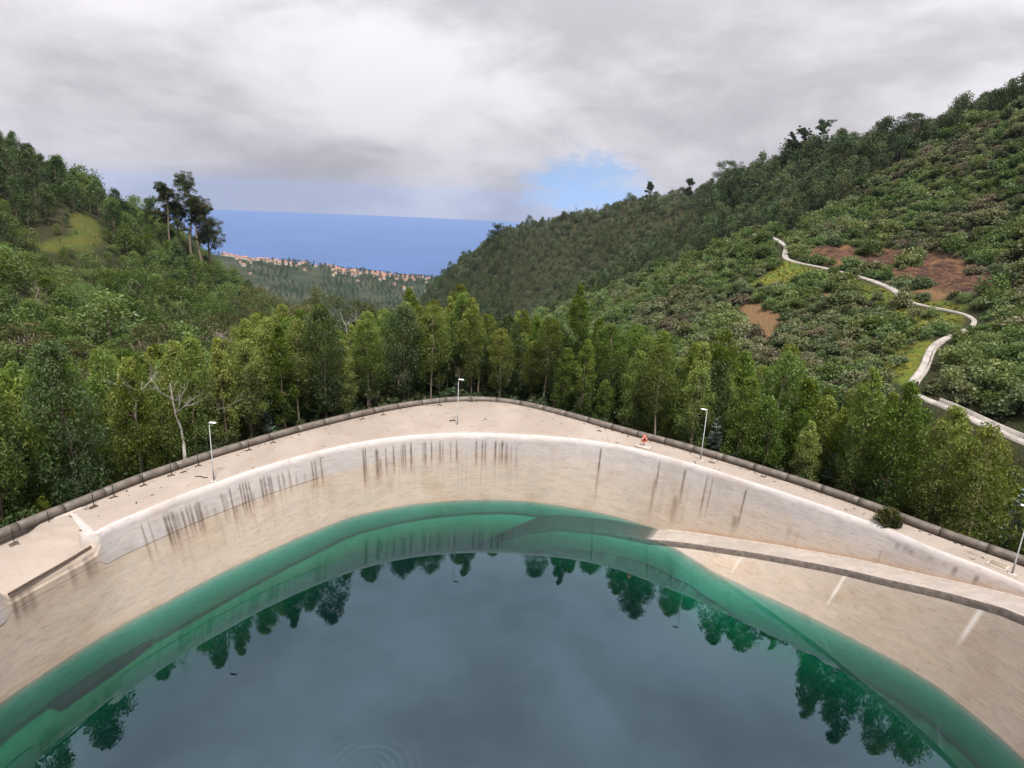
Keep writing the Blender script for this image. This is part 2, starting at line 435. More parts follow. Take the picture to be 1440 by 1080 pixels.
Rl, Zl = [], []
for k in range(NL+1):
    f = k/NL; gp = .02*sstep((TH-th_of_px(470))/.1); z = zband-gp+(zbot-zband+gp)*f; Rl.append(r_wall(TH, z)+.035*sstep((TH-th_of_px(470))/.1)*(1-spill(TH))); Zl.append(z)
Rl, Zl = np.array(Rl).T, np.array(Zl).T

STREAKS = [  # photo column on the rim, start and end depth (m), width (m), strength
 (188.5,.5,3.7,.16,.7),(199,.4,3.4,.14,.5),(221,.6,3.6,.26,.95),(226,.6,3.4,.22,.9),(232,.6,3.6,.34,.8),(237,.7,3.2,.5,.45),(245,.7,3.2,.24,.8),(252,.6,3.3,.2,.7),(257,.6,3.2,.26,.8),(264.6,.7,3.3,.2,.9),(269,.6,3.4,.32,.8),
 (278,1.,2.4,.3,.35),(290,1.4,3.,.3,.4),(304,.6,3.2,.22,.6),(308,.8,3.,.3,.4),(315.6,.35,3.6,.16,1.),(319,2.0,3.4,.3,.6),(330,.4,3.3,.16,.8),(334,.4,3.3,.18,.9),(338.5,.4,3.5,.2,.85),(343,.5,3.1,.16,.8),(346,1.5,2.9,.2,.6),(360,.5,3.2,.24,.8),(364.6,.5,3.2,.22,.75),(371,.5,3.1,.3,.7),(374,.5,3.,.18,.7),(385,.6,2.8,.2,.6),(391.7,.6,2.8,.22,.55),(401,.5,2.8,.2,.6),(410,1.,2.6,.25,.4),(422,1.2,2.6,.3,.3),(434,.35,3.,.16,.85),(438.5,.35,3.2,.17,.9),(447,.3,3.,.16,.9),
 (508,.35,4.2,.2,1.),(511,.2,3.8,.12,.8),(527,.6,4.0,.34,.95),(531,1.5,3.8,.3,.6),(540,.6,3.6,.17,.7),(551,.4,3.5,.17,.9),(563,.5,3.4,.3,.5),(564.4,.4,3.2,.15,.85),(567.5,.4,3.2,.15,.85),(576,.4,3.4,.2,1.),(595,.4,3.3,.4,.45),(596.7,.4,3.2,.2,.85),(605.4,.4,3.,.15,.9),(617.5,.4,3.1,.2,.75),(621.7,.6,2.6,.14,.6),(633,.5,3.2,.16,.5),(641.5,.4,3.,.16,.8),(669.6,.35,3.1,.2,.95),(678.5,.4,3.,.15,.8),(682.5,.4,3.,.16,.85),(697,.4,3.1,.2,.95),(703,.6,3.2,.14,.6),(706.7,.4,3.1,.22,1.),(713,.6,3.4,.3,.75),(720,.8,3.6,.2,.4),(727,.8,3.6,.2,.35),
 (847,.3,3.6,.17,1.),(847,3.2,5.6,.2,.45),(931,.3,3.2,.17,.85),(929,2.,6.,.3,.5),(967.7,.35,4.,.26,.75),(962,3.,6.2,.5,.5),(1000,.4,4.2,.15,.8),(1007.5,.5,4.,.12,.7),(1055,.4,4.4,.16,.8),(1050,3.,4.8,.5,.6),(968,.3,3.,.14,.7),(1127,2.2,4.,.4,.3),(1140,2.5,3.8,.3,.25),(1256,1.4,3.2,.13,.4),
 (1273,.35,1.1,.3,.55),(1284,.35,.9,.3,.75),(1292,.4,1.0,.35,.7),(1319,.35,.8,.4,.8),(1340,.4,.9,.35,.5),(1354,.35,1.3,.3,.8),(1388,.35,1.3,.3,.85)]
def fbm1(x, seed, n=4):
    r = np.random.default_rng(seed); out = np.zeros_like(x)
    for k in range(n):
        f = 2.**k; a = .5**k; ph = r.random()*9; tab = r.random(512)
        i = np.floor(x*f+ph).astype(int); fr = x*f+ph-i; fr = fr*fr*(3-2*fr)
        out += a*(tab[i % 512]*(1-fr)+tab[(i+1) % 512]*fr)
    return out/2
def masks(TH, U, R, Z, zt, pale_rows, zfoot=None, streaks=True):
    v = zt[:, None]-Z
    st = np.zeros_like(v); brown = np.zeros_like(v)
    if streaks:
        for px, a, b, wd, sg in STREAKS:
            uc = np.interp(th_of_px(px), TH, U)
            wob = .05*(fbm1(v*1.3+px, int(px*7))-.5)
            d = np.abs(U[:, None]-uc+wob)/(wd*.5)
            e = np.clip(1.5-d, 0, 1)**1.3*sstep((v-a)/.5)*(1-sstep((v-b*.62)/(b*.55)))*sg*(.55+.75*fbm1(v*2.2+U[:, None]*1.5+px, int(px*3)))
            st = np.maximum(st, e)
            brown = np.maximum(brown, np.clip(1.35-d/2.6, 0, 1)*sstep((v-1.5)/.8)*(1-sstep((v-b*.8)/(b*.55)))*.42*sg)
        # many fine faint runs, stronger where the photograph has clusters
        th_px = lambda x: float(th_of_px(x))
        cl = np.zeros(len(TH))
        for a, b, g in ((500, 740, .55), (180, 460, .45), (925, 985, .5)):
            cl = np.maximum(cl, g*sstep((TH-th_px(b))/.03)*sstep((th_px(a)-TH)/.03))
        fr = fbm1(U*5., 5, 3); faint = np.clip((fr-.5)*4, 0, 1)*cl
        st = np.maximum(st, faint[:, None]*.45*sstep((v-1.)/1.)*(1-sstep((v-4.5)/1.6)))
        # spillway lip: washed dark runs
        lip = spill(TH)*np.clip((fbm1(U*1.9, 11, 2)-.42)*4.5, 0, 1)
        st = np.maximum(st, lip[:, None]*sstep((v-.15)/.3)*(1-sstep((v-1.2)/1.1))*.75)
    sp = spill(TH)[:, None]
    right = sstep((th_of_px(470)-TH)/.35)[:, None]
    edge = .8+1.2*fbm1(U*.35, 3)[:, None]
    if pale_rows: pale = np.ones_like(v)*(1-.97*sp)*(1-.62*right*sstep((v-.5-.5*edge*.6)/1.7))
    else: pale = np.clip(.38*right*(1-sstep((v-1.9-.5*edge)/1.9)), 0, 1)+0*v
    red = np.zeros_like(v)
    if zfoot is not None:
        hgt = Z-zfoot[:, None]
        on = sstep((th_of_px(975)-TH)/.04)
        red = on[:, None]*np.clip(.62*(1-sstep((hgt-.1)/.45))+.3*(1-sstep((hgt-.3)/1.6)), 0, 1)*(.55+.6*fbm1(U*1.1, 21)[:, None])
    # warm spillway wash and ochre patches under the band
    wash = np.clip((fbm1(U*.8, 31)-.5)*2, 0, 1)[:, None]*np.exp(-((v-2.9)/.9)**2)*.28
    red = np.maximum(red, wash if not pale_rows else 0*v)
    tide = np.exp(-((Z-.12)/.16)**2)*(.35+.5*fbm1(U*2.5, 61)[:, None])*(Z > -.4)
    red = np.maximum(red, tide*.5)
    red = np.maximum(red, brown)
    red = np.maximum(red, sp*.22*(1-sstep((v-1.5)/1.5)))
    return np.stack([np.clip(st, 0, 1), np.clip(pale, 0, 1), np.clip(red, 0, 1), np.zeros_like(v)], -1)
zf = np.where(TH < th_s, z_ramp(TH), -9.)
m_top = masks(TH, U, R_, Z_, zt, True, zf); m_low = masks(TH, U, Rl, Zl, zt, False, zf)
lump = (fbm1(U*.9, 41)[:, None]-.5)*.10*np.clip((zt[:, None]-Z_)/.5, 0, 1)*np.clip((Z_-zband[:, None])/.8, 0, 1)
Pt = P3(TH[:, None], R_+lump, Z_); Pl = P3(TH[:, None], Rl, Zl)
mobj('parapet_band', mesh_data('parapet_band', Pt-BO, grid_faces(*Pt.shape[:2]), [WALL], True, attrs={'mask': m_top.reshape(-1, 4)}), basin)
mobj('wall_face', mesh_data('wall_face', Pl-BO, grid_faces(*Pl.shape[:2]), [WALL], True, attrs={'mask': m_low.reshape(-1, 4)}), basin)
# underwater ledge line and slope on the left and centre
selw = TH > th_s-.02
Tu = TH[selw][::4]
zl = zline[selw][::4]
taper = sstep((Tu-(th_of_px(748)))/.10)
prof = [(0, .10), (.05, -.14), (-.02, -.26), (-.22, -.22), (-.9, -.65), (-2.0, -1.7), (-3.2, -3.5), (-4.4, -5.8), (-5.4, -8.)]
rb = r_wall(Tu, zl)
Ru = np.array([rb+q[0] for q in prof]).T; Zu = np.array([zl+q[1] for q in prof]).T
Ru[:, 1:3] += (.12*(fbm1(Tu*40, 8)-.5))[:, None]
mk = np.zeros(Ru.shape+(4,)); mk[:, 1:3, 0] = .95; mk[:, 0, 0] = .2; mk[:, 5, 0] = .45; mk[:, 6:, 0] = .9  # dark ledge line; deeper slope rows painted dark to stand in for deep-water gloom
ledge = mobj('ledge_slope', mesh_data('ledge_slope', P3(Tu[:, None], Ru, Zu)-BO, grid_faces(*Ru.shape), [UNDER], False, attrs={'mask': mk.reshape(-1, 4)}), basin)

# lower bank under the ramp
Tb = np.concatenate([np.linspace(TH0, rt[0]-.05, 30), np.linspace(rt[0]-.05, th_s, 260)[1:], np.linspace(th_s, th_s+1.0, 110)[1:]])
zr = z_ramp(Tb); r0 = r_rout(Tb)-.03
zb0 = zr-FACE_H
thw, rw = w2
rw2 = np.interp(Tb, thw, rw)
k2 = np.where(zb0 > .25, (r0-rw2)/np.maximum(zb0, .25), .75)
k2 = np.clip(k2, .35, 1.25); kk = np.hanning(41); kk /= kk.sum(); k2 = np.convolve(np.pad(k2, 20, mode='edge'), kk, 'valid')
rwl = np.where(zb0 > .25, rw2, r0+.75*(-zb0)*-1)      # radius at the water level
NBk = 26
zl2 = np.where(zb0 > -.2, -np.clip(1.7/k2, 1.3, 2.3), zb0-1.3); zl2 = np.convolve(np.pad(zl2, 30, mode='edge'), np.hanning(61)/np.hanning(61).sum(), 'valid')
Rb, Zb = [], []
for k in range(NBk):
    f = k/(NBk-1); z = zb0+(zl2-zb0)*f; Rb.append(r0-k2*(zb0-z)); Zb.append(z)
for dr, dz in ((.03, -.10), (-.08, -.16), (-.9, -.6), (-2.2, -1.8), (-3.5, -3.7), (-4.7, -5.8), (-5.6, -7.6)):
    Rb.append(Rb[NBk-1]+dr); Zb.append(zl2+dz)
Rb, Zb = np.array(Rb).T, np.array(Zb).T
mk = np.zeros(Rb.shape+(4,)); mk[:, NBk:NBk+2, 0] = .9*(np.clip((fbm1(Tb*60, 77)-.3)*4, 0, 1))[:, None]
mk[:, NBk+3, 0] = .45; mk[:, NBk+4:, 0] = .9  # lower bank rows coloured darker, imitating the dimness of deep water
mk[..., 1] = .25*np.exp(-((zb0[:, None]-Zb)/.5)**2)
mk[..., 2] = .16*np.clip(fbm1(Tb*20, 9)[:, None]*1.6-.4, 0, 1)*(Zb > .2)
ub = np.r_[0, np.cumsum(np.linalg.norm(np.diff(P3(Tb, r0, 0.), axis=0), axis=1))]
for px, py, ln, wd, sg in ((1163, 815, 2.7, .28, .55), (1352, 857, 3.1, .34, .62), (1034, 787, 1.5, .22, .25)):
    zq = 2.
    for _ in range(60):
        th = pol(onz(px, py, zq)[:2])[0][0]; zq = .5*zq+.5*float(np.interp(th, Tb, zb0))
    uc = np.interp(th, Tb, ub)
    d = np.abs(ub[:, None]-uc)/(wd*.5); v = zb0[:, None]-Zb
    mk[..., 3] = np.maximum(mk[..., 3], np.clip(1.5-d-.5*fbm1(v*3+px, px), 0, 1)*(1-sstep((v-ln*.45)/(ln*.6)))*sg*(Zb > -.3))
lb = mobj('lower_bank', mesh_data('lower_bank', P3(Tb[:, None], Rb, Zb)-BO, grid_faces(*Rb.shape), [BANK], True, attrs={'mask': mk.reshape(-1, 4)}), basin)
# floor of the basin
tf = np.linspace(-math.pi/2, 1.5*math.pi, 97)[:-1]
Vf = np.concatenate([P3(tf, np.interp(tf, TH, r_w1(TH))+.4, -8.6), [[OX, OY, -8.6]]])
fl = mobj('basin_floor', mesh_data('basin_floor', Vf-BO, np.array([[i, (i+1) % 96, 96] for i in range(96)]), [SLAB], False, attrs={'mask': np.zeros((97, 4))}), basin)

# ramp
Tr = Tb
nr = 7
zz = z_ramp(Tr)
Rr = np.linspace(0, 1, nr)[None]*(r_rout(Tr)-r_wall(Tr, zz)-.25)[:, None]+(r_wall(Tr, zz)+.25)[:, None]
ramp = mobj('ramp', mesh_data('ramp', P3(Tr[:, None], Rr, zz[:, None]+0*Rr), grid_faces(*Rr.shape), [RAMPM], False))
tag(ramp, kind='structure')
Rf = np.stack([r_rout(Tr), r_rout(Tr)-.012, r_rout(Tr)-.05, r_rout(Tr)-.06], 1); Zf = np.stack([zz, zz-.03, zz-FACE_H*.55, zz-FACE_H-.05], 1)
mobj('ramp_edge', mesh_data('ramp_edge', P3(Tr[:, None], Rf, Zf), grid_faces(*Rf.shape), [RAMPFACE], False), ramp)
# thin kerb along the upper foot
selk = (Tr < th_s-.02)
Tk = Tr[selk]; zk = zz[selk]; ri = r_wall(Tk, zk)
Rk = np.stack([ri+.05, ri-.10, ri-.14, ri-.15], 1); Zk = np.stack([zk+.07, zk+.07, zk+.05, zk-.02], 1)
mobj('ramp_kerb', mesh_data('ramp_kerb', P3(Tk[:, None], Rk, Zk), grid_faces(*Rk.shape), [KERB], False), ramp)

# ------------------------------------------------------------------ deck and spillway apron
Td = TH[::3]
def deck_z(th, f):
    # f = 0 at the rim, 1 at the outer edge; the apron of the spillway lies lower at the rim
    return HD - spill(th)*(SP*(1-f)+.30*f)
ro_ = r_pipe(Td)+1.5
fr = np.array([0, .06, .2, .4, .6, .8, 1.])
Rd = r_rim(Td)[:, None]+(ro_-r_rim(Td))[:, None]*fr[None]+.0
Zd = deck_z(Td[:, None], fr[None])+0*Rd
Rd = np.c_[Rd, ro_+.15]; Zd = np.c_[Zd, Zd[:, -1]-3.5]
Rd = np.c_[r_rim(Td)-.02, Rd]; Zd = np.c_[Zd[:, 0]-.04, Zd]
deck = mobj('deck_pavement', mesh_data('deck_pavement', P3(Td[:, None], Rd, Zd), grid_faces(*Rd.shape), [DECK], False))
tag(deck, kind='structure')
# pale wing wall where the parapet ends and turns out towards the pipe
wing = MB()
pa = onz(150, 742, HD); pb = onz(108, 722, HD-.2)
tw = np.linspace(0, 1, 14)
def wing_mesh():
    V = []; nS = 9
    a = P3(np.array([th_sa-.004]), np.array([r_rim(th_sa)-.35]), 0)[0]; b = np.array([pb[0], pb[1], 0])
    d = (b-a)[:2]; d /= np.linalg.norm(d); nrm = np.array([d[1], -d[0]])
    if nrm[1] > 0: nrm = -nrm
    for t_ in tw:
        c = a+(b-a)*t_; wd = 1.35*(1-t_)+.7*t_
        c[:2] += nrm*.32
        zb = HD - (SP*(1-t_)+.3*t_) - .05
        for k in range(nS):
            an = math.pi*k/(nS-1)
            x = -math.cos(an)*wd*.5; y = math.sin(an)**.8*(HD+.06*(1-t_)+.03-zb)
            V.append([c[0]-nrm[0]*x*-1, c[1]-nrm[1]*x*-1, zb+y])
    n = len(tw); V = np.array(V)
    Fc = grid_faces(n, nS).tolist()+[list(range(nS)), [(n-1)*nS+k for k in range(nS)][::-1]]
    return V, Fc
Vw, Fw = wing_mesh()
mk = np.zeros((len(Vw), 4)); mk[:, 1] = .7
wo = mobj('wing_wall', mesh_data('wing_wall', Vw-BO, Fw, [WALL], True, attrs={'mask': mk}), basin)
# dark metal lip of the spillway
sl = MB()
tt = np.linspace(th_sa+.016, th_sb-.008, 30)
sl.tube([P3(np.array(q), r_rim(q)-.30, HD-SP+.10).ravel() for q in tt], .085, 4)
lip = sl.build('spillway_lip', RUST, None, False)
tag(lip, 'long dark rusty metal strip along the low spillway edge, lower left', 'metal strip')
# step block by the pipe
def deck_pt(px, py, dz=0.): p = onz(px, py, HD); return np.array([p[0], p[1], HD+dz])
def bearing_tan(th, fn_=r_pipe):
    a = P3(np.array([th-.01, th+.01]), fn_(np.array([th-.01, th+.01])), 0.); d = a[1]-a[0]; return math.atan2(d[1], d[0])
p = deck_pt(97, 722); rzp = bearing_tan(pol(p[:2])[0][0])
b = MB(); b.box((p[0], p[1], HD-.10), (2.0, .32, .34), rzp, bev=.03)
tag(b.build('concrete_block', KERB), 'long low concrete block beside the pipe at the end of the pale parapet', 'block')

# ------------------------------------------------------------------ pipe with straps
pipeline = empty('pipeline', tuple(P3(np.array(math.pi/2), r_pipe(math.pi/2)+.3, HD).ravel()))
tag(pipeline, 'long weathered brown-grey pipe lying along the outer edge of the concrete deck', 'pipe')
PO = np.array(pipeline.location)
PR = .34
def pipe_axis(th):
    th = np.atleast_1d(th); c = np.exp(-((th-1.62)/.30)**2)      # sinks a little at the far bend
    return P3(th, r_pipe(th)+PR*.95-.1*c, HD+PR*.98-.20*c)
tp = np.linspace(TH0+.15, TH1-.2, 3000); ax = pipe_axis(tp)
sl_ = np.r_[0, np.cumsum(np.linalg.norm(np.diff(ax, axis=0), axis=1))]
SEG = 3.05
for k in range(int(sl_[-1]/SEG)):
    q = np.interp(np.linspace(k*SEG+.012, (k+1)*SEG-.012, 7), sl_, tp)
    b = MB(); b.tube(pipe_axis(q)-PO, PR+.006*math.sin(k*2.1), 20)
    b.build('pipe_section', PIPE, pipeline)
    q = np.interp(np.array([-.03, .03])+(k+1)*SEG, sl_, tp)
    b = MB(); b.tube(pipe_axis(q)-PO, PR*1.02, 20)
    b.build('pipe_strap', BANDM, pipeline)
def side(px):
    return 'left' if px < 643 else 'right'
# thin rods with feet in front of the pipe, left half
ROD_PX = [(20, 763), (70, 740), (132, 711), (160, 698.5), (202, 682), (241, 668), (279, 654.5), (350, 632.5), (384, 622), (510, 589), (539, 583), (618, 569)]
rod_words = ['lowest dark rod in front of the pipe, at the lower left edge', 'second dark rod from the lower left, in front of the pipe', 'dark rod in front of the pipe near the end of the pale parapet', 'dark rod at the pipe just right of the parapet end', 'dark rod at the pipe midway between parapet end and left lamp post', 'dark rod at the pipe shortly left of the left lamp post', 'dark rod at the pipe next to the left lamp post', 'first dark rod at the pipe right of the left lamp post', 'second dark rod at the pipe right of the left lamp post', 'dark rod at the pipe between left and middle lamp posts', 'rod at the pipe shortly right of the one between the lamp posts', 'dark rod at the pipe just left of the middle lamp post']
for (px, py), lab in zip(ROD_PX, rod_words):
    q = onz(px, py, HD-.3 if px < 100 else HD)
    t_ = empty('rod', tuple(q)); rz = bearing_tan(pol(q[:2])[0][0]); t_.rotation_euler = (0, 0, rz)
    tag(t_, lab, 'rod', 'rods along the pipe')
    b = MB(); b.tube([(0, 0, 0), (.0, -.02, 1.15)] if px < 300 else [(0, 0, 0), (0, 0, .82)], .026, 6); b.build('shaft', BANDM, t_)
    b = MB(); b.box((.12, .08, .03), (.5, .16, .05), 0, bev=.01); b.box((-.08, .18, .03), (.10, .3, .05), 0, bev=.01); b.build('foot', RUST, t_)

# ------------------------------------------------------------------ street lamps
LAMPS = [((300.9, 676.5), 'grey lamp post with white head beside the streaked left parapet'), ((643.2, 598.2), 'grey lamp post standing alone on the far bend of the deck'), ((985, 647.2), 'slim pale lamp post against dark trees, right of the orange lifebuoy'), ((1423, 807.1), 'lamp post cut by the right edge of the picture')]
def build_lamp(loc, aim):
    t_ = empty('street_lamp', loc, aim)
    b = MB(); b.tube([(0, 0, .02), (0, 0, 1.1), (0, 0, 1.12), (0, 0, 4.95)], [.065, .065, .045, .03], 10); b.build('pole', STEEL, t_)
    b = MB(); b.box((0, 0, .02), (.5, .5, .05), 0, bev=.015); b.build('base_plate', KERB, t_)
    b = MB(); b.tube([(0, 0, 4.9), (0, 0, 5.0), (.16, 0, 5.03)], .032, 8); b.build('arm', STEEL, t_)
    b = MB(); b.box((.30, 0, 5.05), (.55, .24, .10), 0, bev=.035); h = b.build('lamp_head', WHITEM, t_)
    b = MB(); b.box((.32, 0, 4.992), (.40, .18, .012), 0); b.build('diffuser', STEEL, h)
    return t_
for ((x, y), lab), aim in zip(LAMPS, (-.1, -.3, 2.6, 2.6)):
    q = onz(x, y, HD); tag(build_lamp(tuple(q), aim), lab, 'lamp post', 'lamp posts on the deck')

# ------------------------------------------------------------------ lifebuoy on its stand
q = onz(905, 628.5, HD)
lf = empty('lifebuoy_stand', tuple(q)); tag(lf, 'orange lifebuoy stand on a small concrete plinth at the deck edge', 'lifebuoy')
b = MB(); b.box((0, 0, .06), (1.5, .95, .12), -.5, bev=.03); b.build('plinth', KERB, lf)
b = MB(); b.tube([(0, .05, .1), (0, .05, 1.25)], .03, 8); b.build('post', STEEL, lf)
b = MB(); b.box((0, .07, .85), (.34, .03, .8), 0, bev=.01); b.build('backboard', ORANGE, lf)
b = MB(); b.torus((0, -.03, .72), .26, .06, (1, 0, 0), (0, 0, 1), 28, 10); ring = b.build('ring', ORANGE, lf)
for k in range(4):
    b = MB(); a = k*math.pi/2+.6; b.torus((0, -.03, .72), .26, .065, (1, 0, 0), (0, 0, 1), 4, 10, 0, a, a+.28); b.build('white_band', WHITEM, ring)

# ------------------------------------------------------------------ small things on the deck
def cover(px, py, size, lab, rz=None, mat=RUST):
    q = onz(px, py, HD); t_ = empty('drain_cover', tuple(q), rz if rz is not None else bearing_tan(pol(q[:2])[0][0]))
    tag(t_, lab, 'drain cover', 'covers set in the deck')
    b = MB(); b.box((0, 0, .02), (size[0]+.14, size[1]+.14, .04), 0, bev=.01); b.build('frame', KERB, t_)
    b = MB(); b.box((0, 0, .045), (size[0], size[1], .03), 0, bev=.008); b.build('lid', mat, t_)
    for k in (-1, 0, 1):
        b = MB(); b.box((k*size[0]*.27, 0, .065), (size[0]*.06, size[1]*.8, .02)); b.build('rib', mat, t_)
cover(636.5, 592, (.7, .42), 'small dark drain cover just left of the middle lamp post')
cover(662, 565.4, (.6, .3), 'small dark drain cover close to the pipe at the far bend')
cover(258, 664.5, (.5, .3), 'small drain cover between pipe and left lamp post, nearest the pipe')
cover(1001, 651, (.7, .3), 'narrow drain cover right of the slim lamp post near the lifebuoy')
cover(1073, 671, (.5, .3), 'tiny drain cover by the pipe on the narrow right deck')
cover(843, 606.5, (.5, .3), 'small drain cover left of the orange lifebuoy')
cover(131, 714.5, (.6, .3), 'small drain cover beside the pipe above the pale parapet end')
b = MB(); q = onz(284, 671, HD)
b.tube([(q[0]-.55+.11*k, q[1]-.05+.10*math.sin(k*.55), HD+.05) for k in range(11)], .035, 6)
tag(b.build('hose_piece', BANDM), 'short dark curved hose lying left of the left lamp post', 'hose')
# stained mound around a small sump
q = onz(680, 590.5, HD)
sm = empty('sump', tuple(q)); tag(sm, 'low rubble-stained sump mound on the deck right of the middle lamp post', 'sump')
rr_ = np.random.default_rng(3)
for k in range(9):
    b = MB(); a = rr_.random()*6.28; d = rr_.random()*.5
    b.box((math.cos(a)*d, math.sin(a)*d, .04), (.15+.2*rr_.random(), .12+.15*rr_.random(), .09+.08*rr_.random()), a, bev=.03); b.build('stone', RUST if k % 3 == 0 else KERB, sm, False)
q = onz(1403, 795, HD)
hb = empty('hatch', tuple(q), bearing_tan(pol(q[:2])[0][0])); tag(hb, 'square tan hatch in the deck left of the edge-cut lamp post', 'hatch')
b = MB(); b.box((0, 0, .03), (1.25, 1.1, .06), 0, bev=.015); b.build('frame', KERB, hb)
b = MB(); b.box((0, 0, .065), (.95, .85, .03), 0, bev=.01); b.build('lid', simple('tan_hatch_lid', (.24, .20, .15), .9), hb)

# leaf litter and grit lying on the deck
rl_ = np.random.default_rng(17); tl_ = rl_.uniform(.1, math.pi+.05, 420); fl_ = rl_.random(420)
fl_ = np.where(rl_.random(420) < .65, .86+.12*fl_, .04+.9*fl_); rr2 = r_rim(tl_)+(r_pipe(tl_)-r_rim(tl_))*fl_
cl_ = P3(tl_, rr2, HD+.02)[spill(tl_) < .01]
sz_ = .05+.13*rl_.random(len(cl_))**2; an_ = rl_.random(len(cl_))*6.28
Vl = np.stack([cl_+np.stack([np.cos(an_+k*1.571)*sz_*(1 if k % 2 else .5), np.sin(an_+k*1.571)*sz_*(1 if k % 2 else .5), .01*(k % 2)+0*sz_], 1) for k in range(4)], 1).reshape(-1, 3)
tag(mobj('leaf_litter', mesh_data('leaf_litter', Vl, np.arange(len(Vl)).reshape(-1, 4), [RUST])), 'scattered dead leaves and grit on the concrete deck', 'litter', None, 'stuff')

# ------------------------------------------------------------------ submerged dark slab
zs = -2.05
c4 = [onz(65, 982, zs), onz(183, 893, zs), onz(216, 893, zs), onz(214, 902, zs), onz(82, 992, zs), onz(66, 990, zs)]
V = np.array([p for p in c4]+[p-np.array([0, 0, .25]) for p in c4])
tag(mobj('submerged_grille', mesh_data('submerged_grille', V, [[0, 1, 2, 3, 4, 5], [11, 10, 9, 8, 7, 6]]+[[i, i+6, (i+1) % 6+6, (i+1) % 6] for i in range(6)], [SLAB])), 'long dark submerged slab under the green water, lower left', 'slab')

# ------------------------------------------------------------------ water
def water_mat():
    m, t, out = new_mat('reservoir_water')
    pos = t('ShaderNodeNewGeometry').outputs['Position']
    rip = t.noise(t('ShaderNodeMapping', {'Vector': pos, 'Scale': (1., .55, 1.)}).outputs[0], 1.0, 2, .45)
    patch = t.ramp(t.noise(pos, .055, 2, .5), .42, .6, .25, 1.)
    x = t('ShaderNodeSeparateXYZ', {0: pos})
    rightside = t.ramp(x.outputs[0], 6., 17., .015, 1.)
    c = onz(520, 1085, 0)
    dist = t('ShaderNodeVectorMath', {0: pos, 1: (float(c[0]), float(c[1]), 0)}, operation='DISTANCE').outputs['Value']
    wd_ = t.math('ADD', dist, t.math('MULTIPLY', t.noise(pos, .9, 2, .5), .35))
    rings = t.math('MULTIPLY', t.math('SINE', t.math('MULTIPLY', wd_, 13.)), t.ramp(dist, .5, 3.4, .55, 0.))
    h = t.math('ADD', t.math('MULTIPLY', t.math('MULTIPLY', rip, patch), rightside), t.math('MULTIPLY', rings, .35))
    bp = t('ShaderNodeBump', {'Height': h, 'Strength': .22, 'Distance': .05})
    fr = t('ShaderNodeFresnel', {'IOR': 1.45, 'Normal': bp.outputs[0]})
    fac = t.math('MULTIPLY_ADD', fr.outputs[0], 1.0); t.n[-1].inputs[2].default_value = .08
    gl = t('ShaderNodeBsdfGlossy', {'Color': (.60, .83, 1., 1), 'Roughness': .0, 'Normal': bp.outputs[0]})
    tr = t('ShaderNodeBsdfTransparent', {'Color': (1, 1, 1, 1)})
    mx = t('ShaderNodeMixShader', {0: fac, 1: tr.outputs[0], 2: gl.outputs[0]})
    t.l.new(mx.outputs[0], out.inputs[0])
    ab = t('ShaderNodeVolumeAbsorption', {'Color': (0., .80, .725, 1), 'Density': 1.25})
    sc = t('ShaderNodeVolumeScatter', {'Color': (.36, .62, .95, 1), 'Density': .032, 'Anisotropy': .2})
    ad = t('ShaderNodeAddShader', {0: ab.outputs[0], 1: sc.outputs[0]})
    t.l.new(ad.outputs[0], out.inputs[1]); return m
nw = 240
tw_ = np.linspace(-math.pi/2, 1.5*math.pi, nw+1)[:-1]
rwt = np.interp(tw_, TH, r_w1(TH))+.2
V = np.concatenate([P3(tw_, rwt, 0.), P3(tw_, rwt, -9.2), [[OX, OY, 0], [OX, OY, -9.2]]])
Fq = [[i, (i+1) % nw, 2*nw] for i in range(nw)]+[[nw+(i+1) % nw, nw+i, 2*nw+1] for i in range(nw)]
Fq += [[(i+1) % nw, i, nw+i, nw+(i+1) % nw] for i in range(nw)]
tag(mobj('water', mesh_data('water', V, Fq, [water_mat()])), kind='structure')

# ------------------------------------------------------------------ terrain
CP = [(-80,172,430),(0,212,405),(60,250,395),(115,293,385),(160,314,390),(220,337,400),(290,380,420),(330,409,450),
(-60,330,270),(40,335,300),(120,330,310),(200,400,300),(60,420,225),(180,440,230),(-60,450,170),(280,440,290),(0,500,165),(130,500,170),(230,485,200),(330,450,330),
(610,403,1150),(660,372,1020),(700,345,930),(740,325,860),(800,307,780),(880,289,700),(960,282,640),(1040,274,580),(1120,243,530),(1200,228,490),(1300,208,460),(1440,150,430),(1520,110,430),
(1500,300,270),(1440,300,300),(1330,300,330),(1230,300,380),(1120,318,430),(1020,335,500),(900,355,580),(800,385,660),(700,410,820),
(1060,331,345),(1107,348,322),(1104,365,300),(1150,374,282),(1190,384,264),(1250,404,232),(1300,430,207),(1355,442,192),
(1040,365,330),(980,385,350),(900,410,380),(820,428,400),(760,450,400),
(1000,430,270),(900,455,290),(1100,440,230),(1200,450,195),(1100,500,175),(1300,490,158),(1440,440,185),(1500,520,140),(1400,520,140),
(1320,480,152),(1300,518,134),(1276,548,122),(1320,566,115),(1400,606,107),(1450,626,104),(1530,660,100),
(250,348,2500),(318,360,2500),(400,368,2550),(450,373,2600),(520,383,2700),(600,392,2800),(660,400,2900),(330,400,2150),(420,410,2150),(500,420,2150),(560,425,2200),(440,440,1900),(540,440,1900),(640,420,2300)]
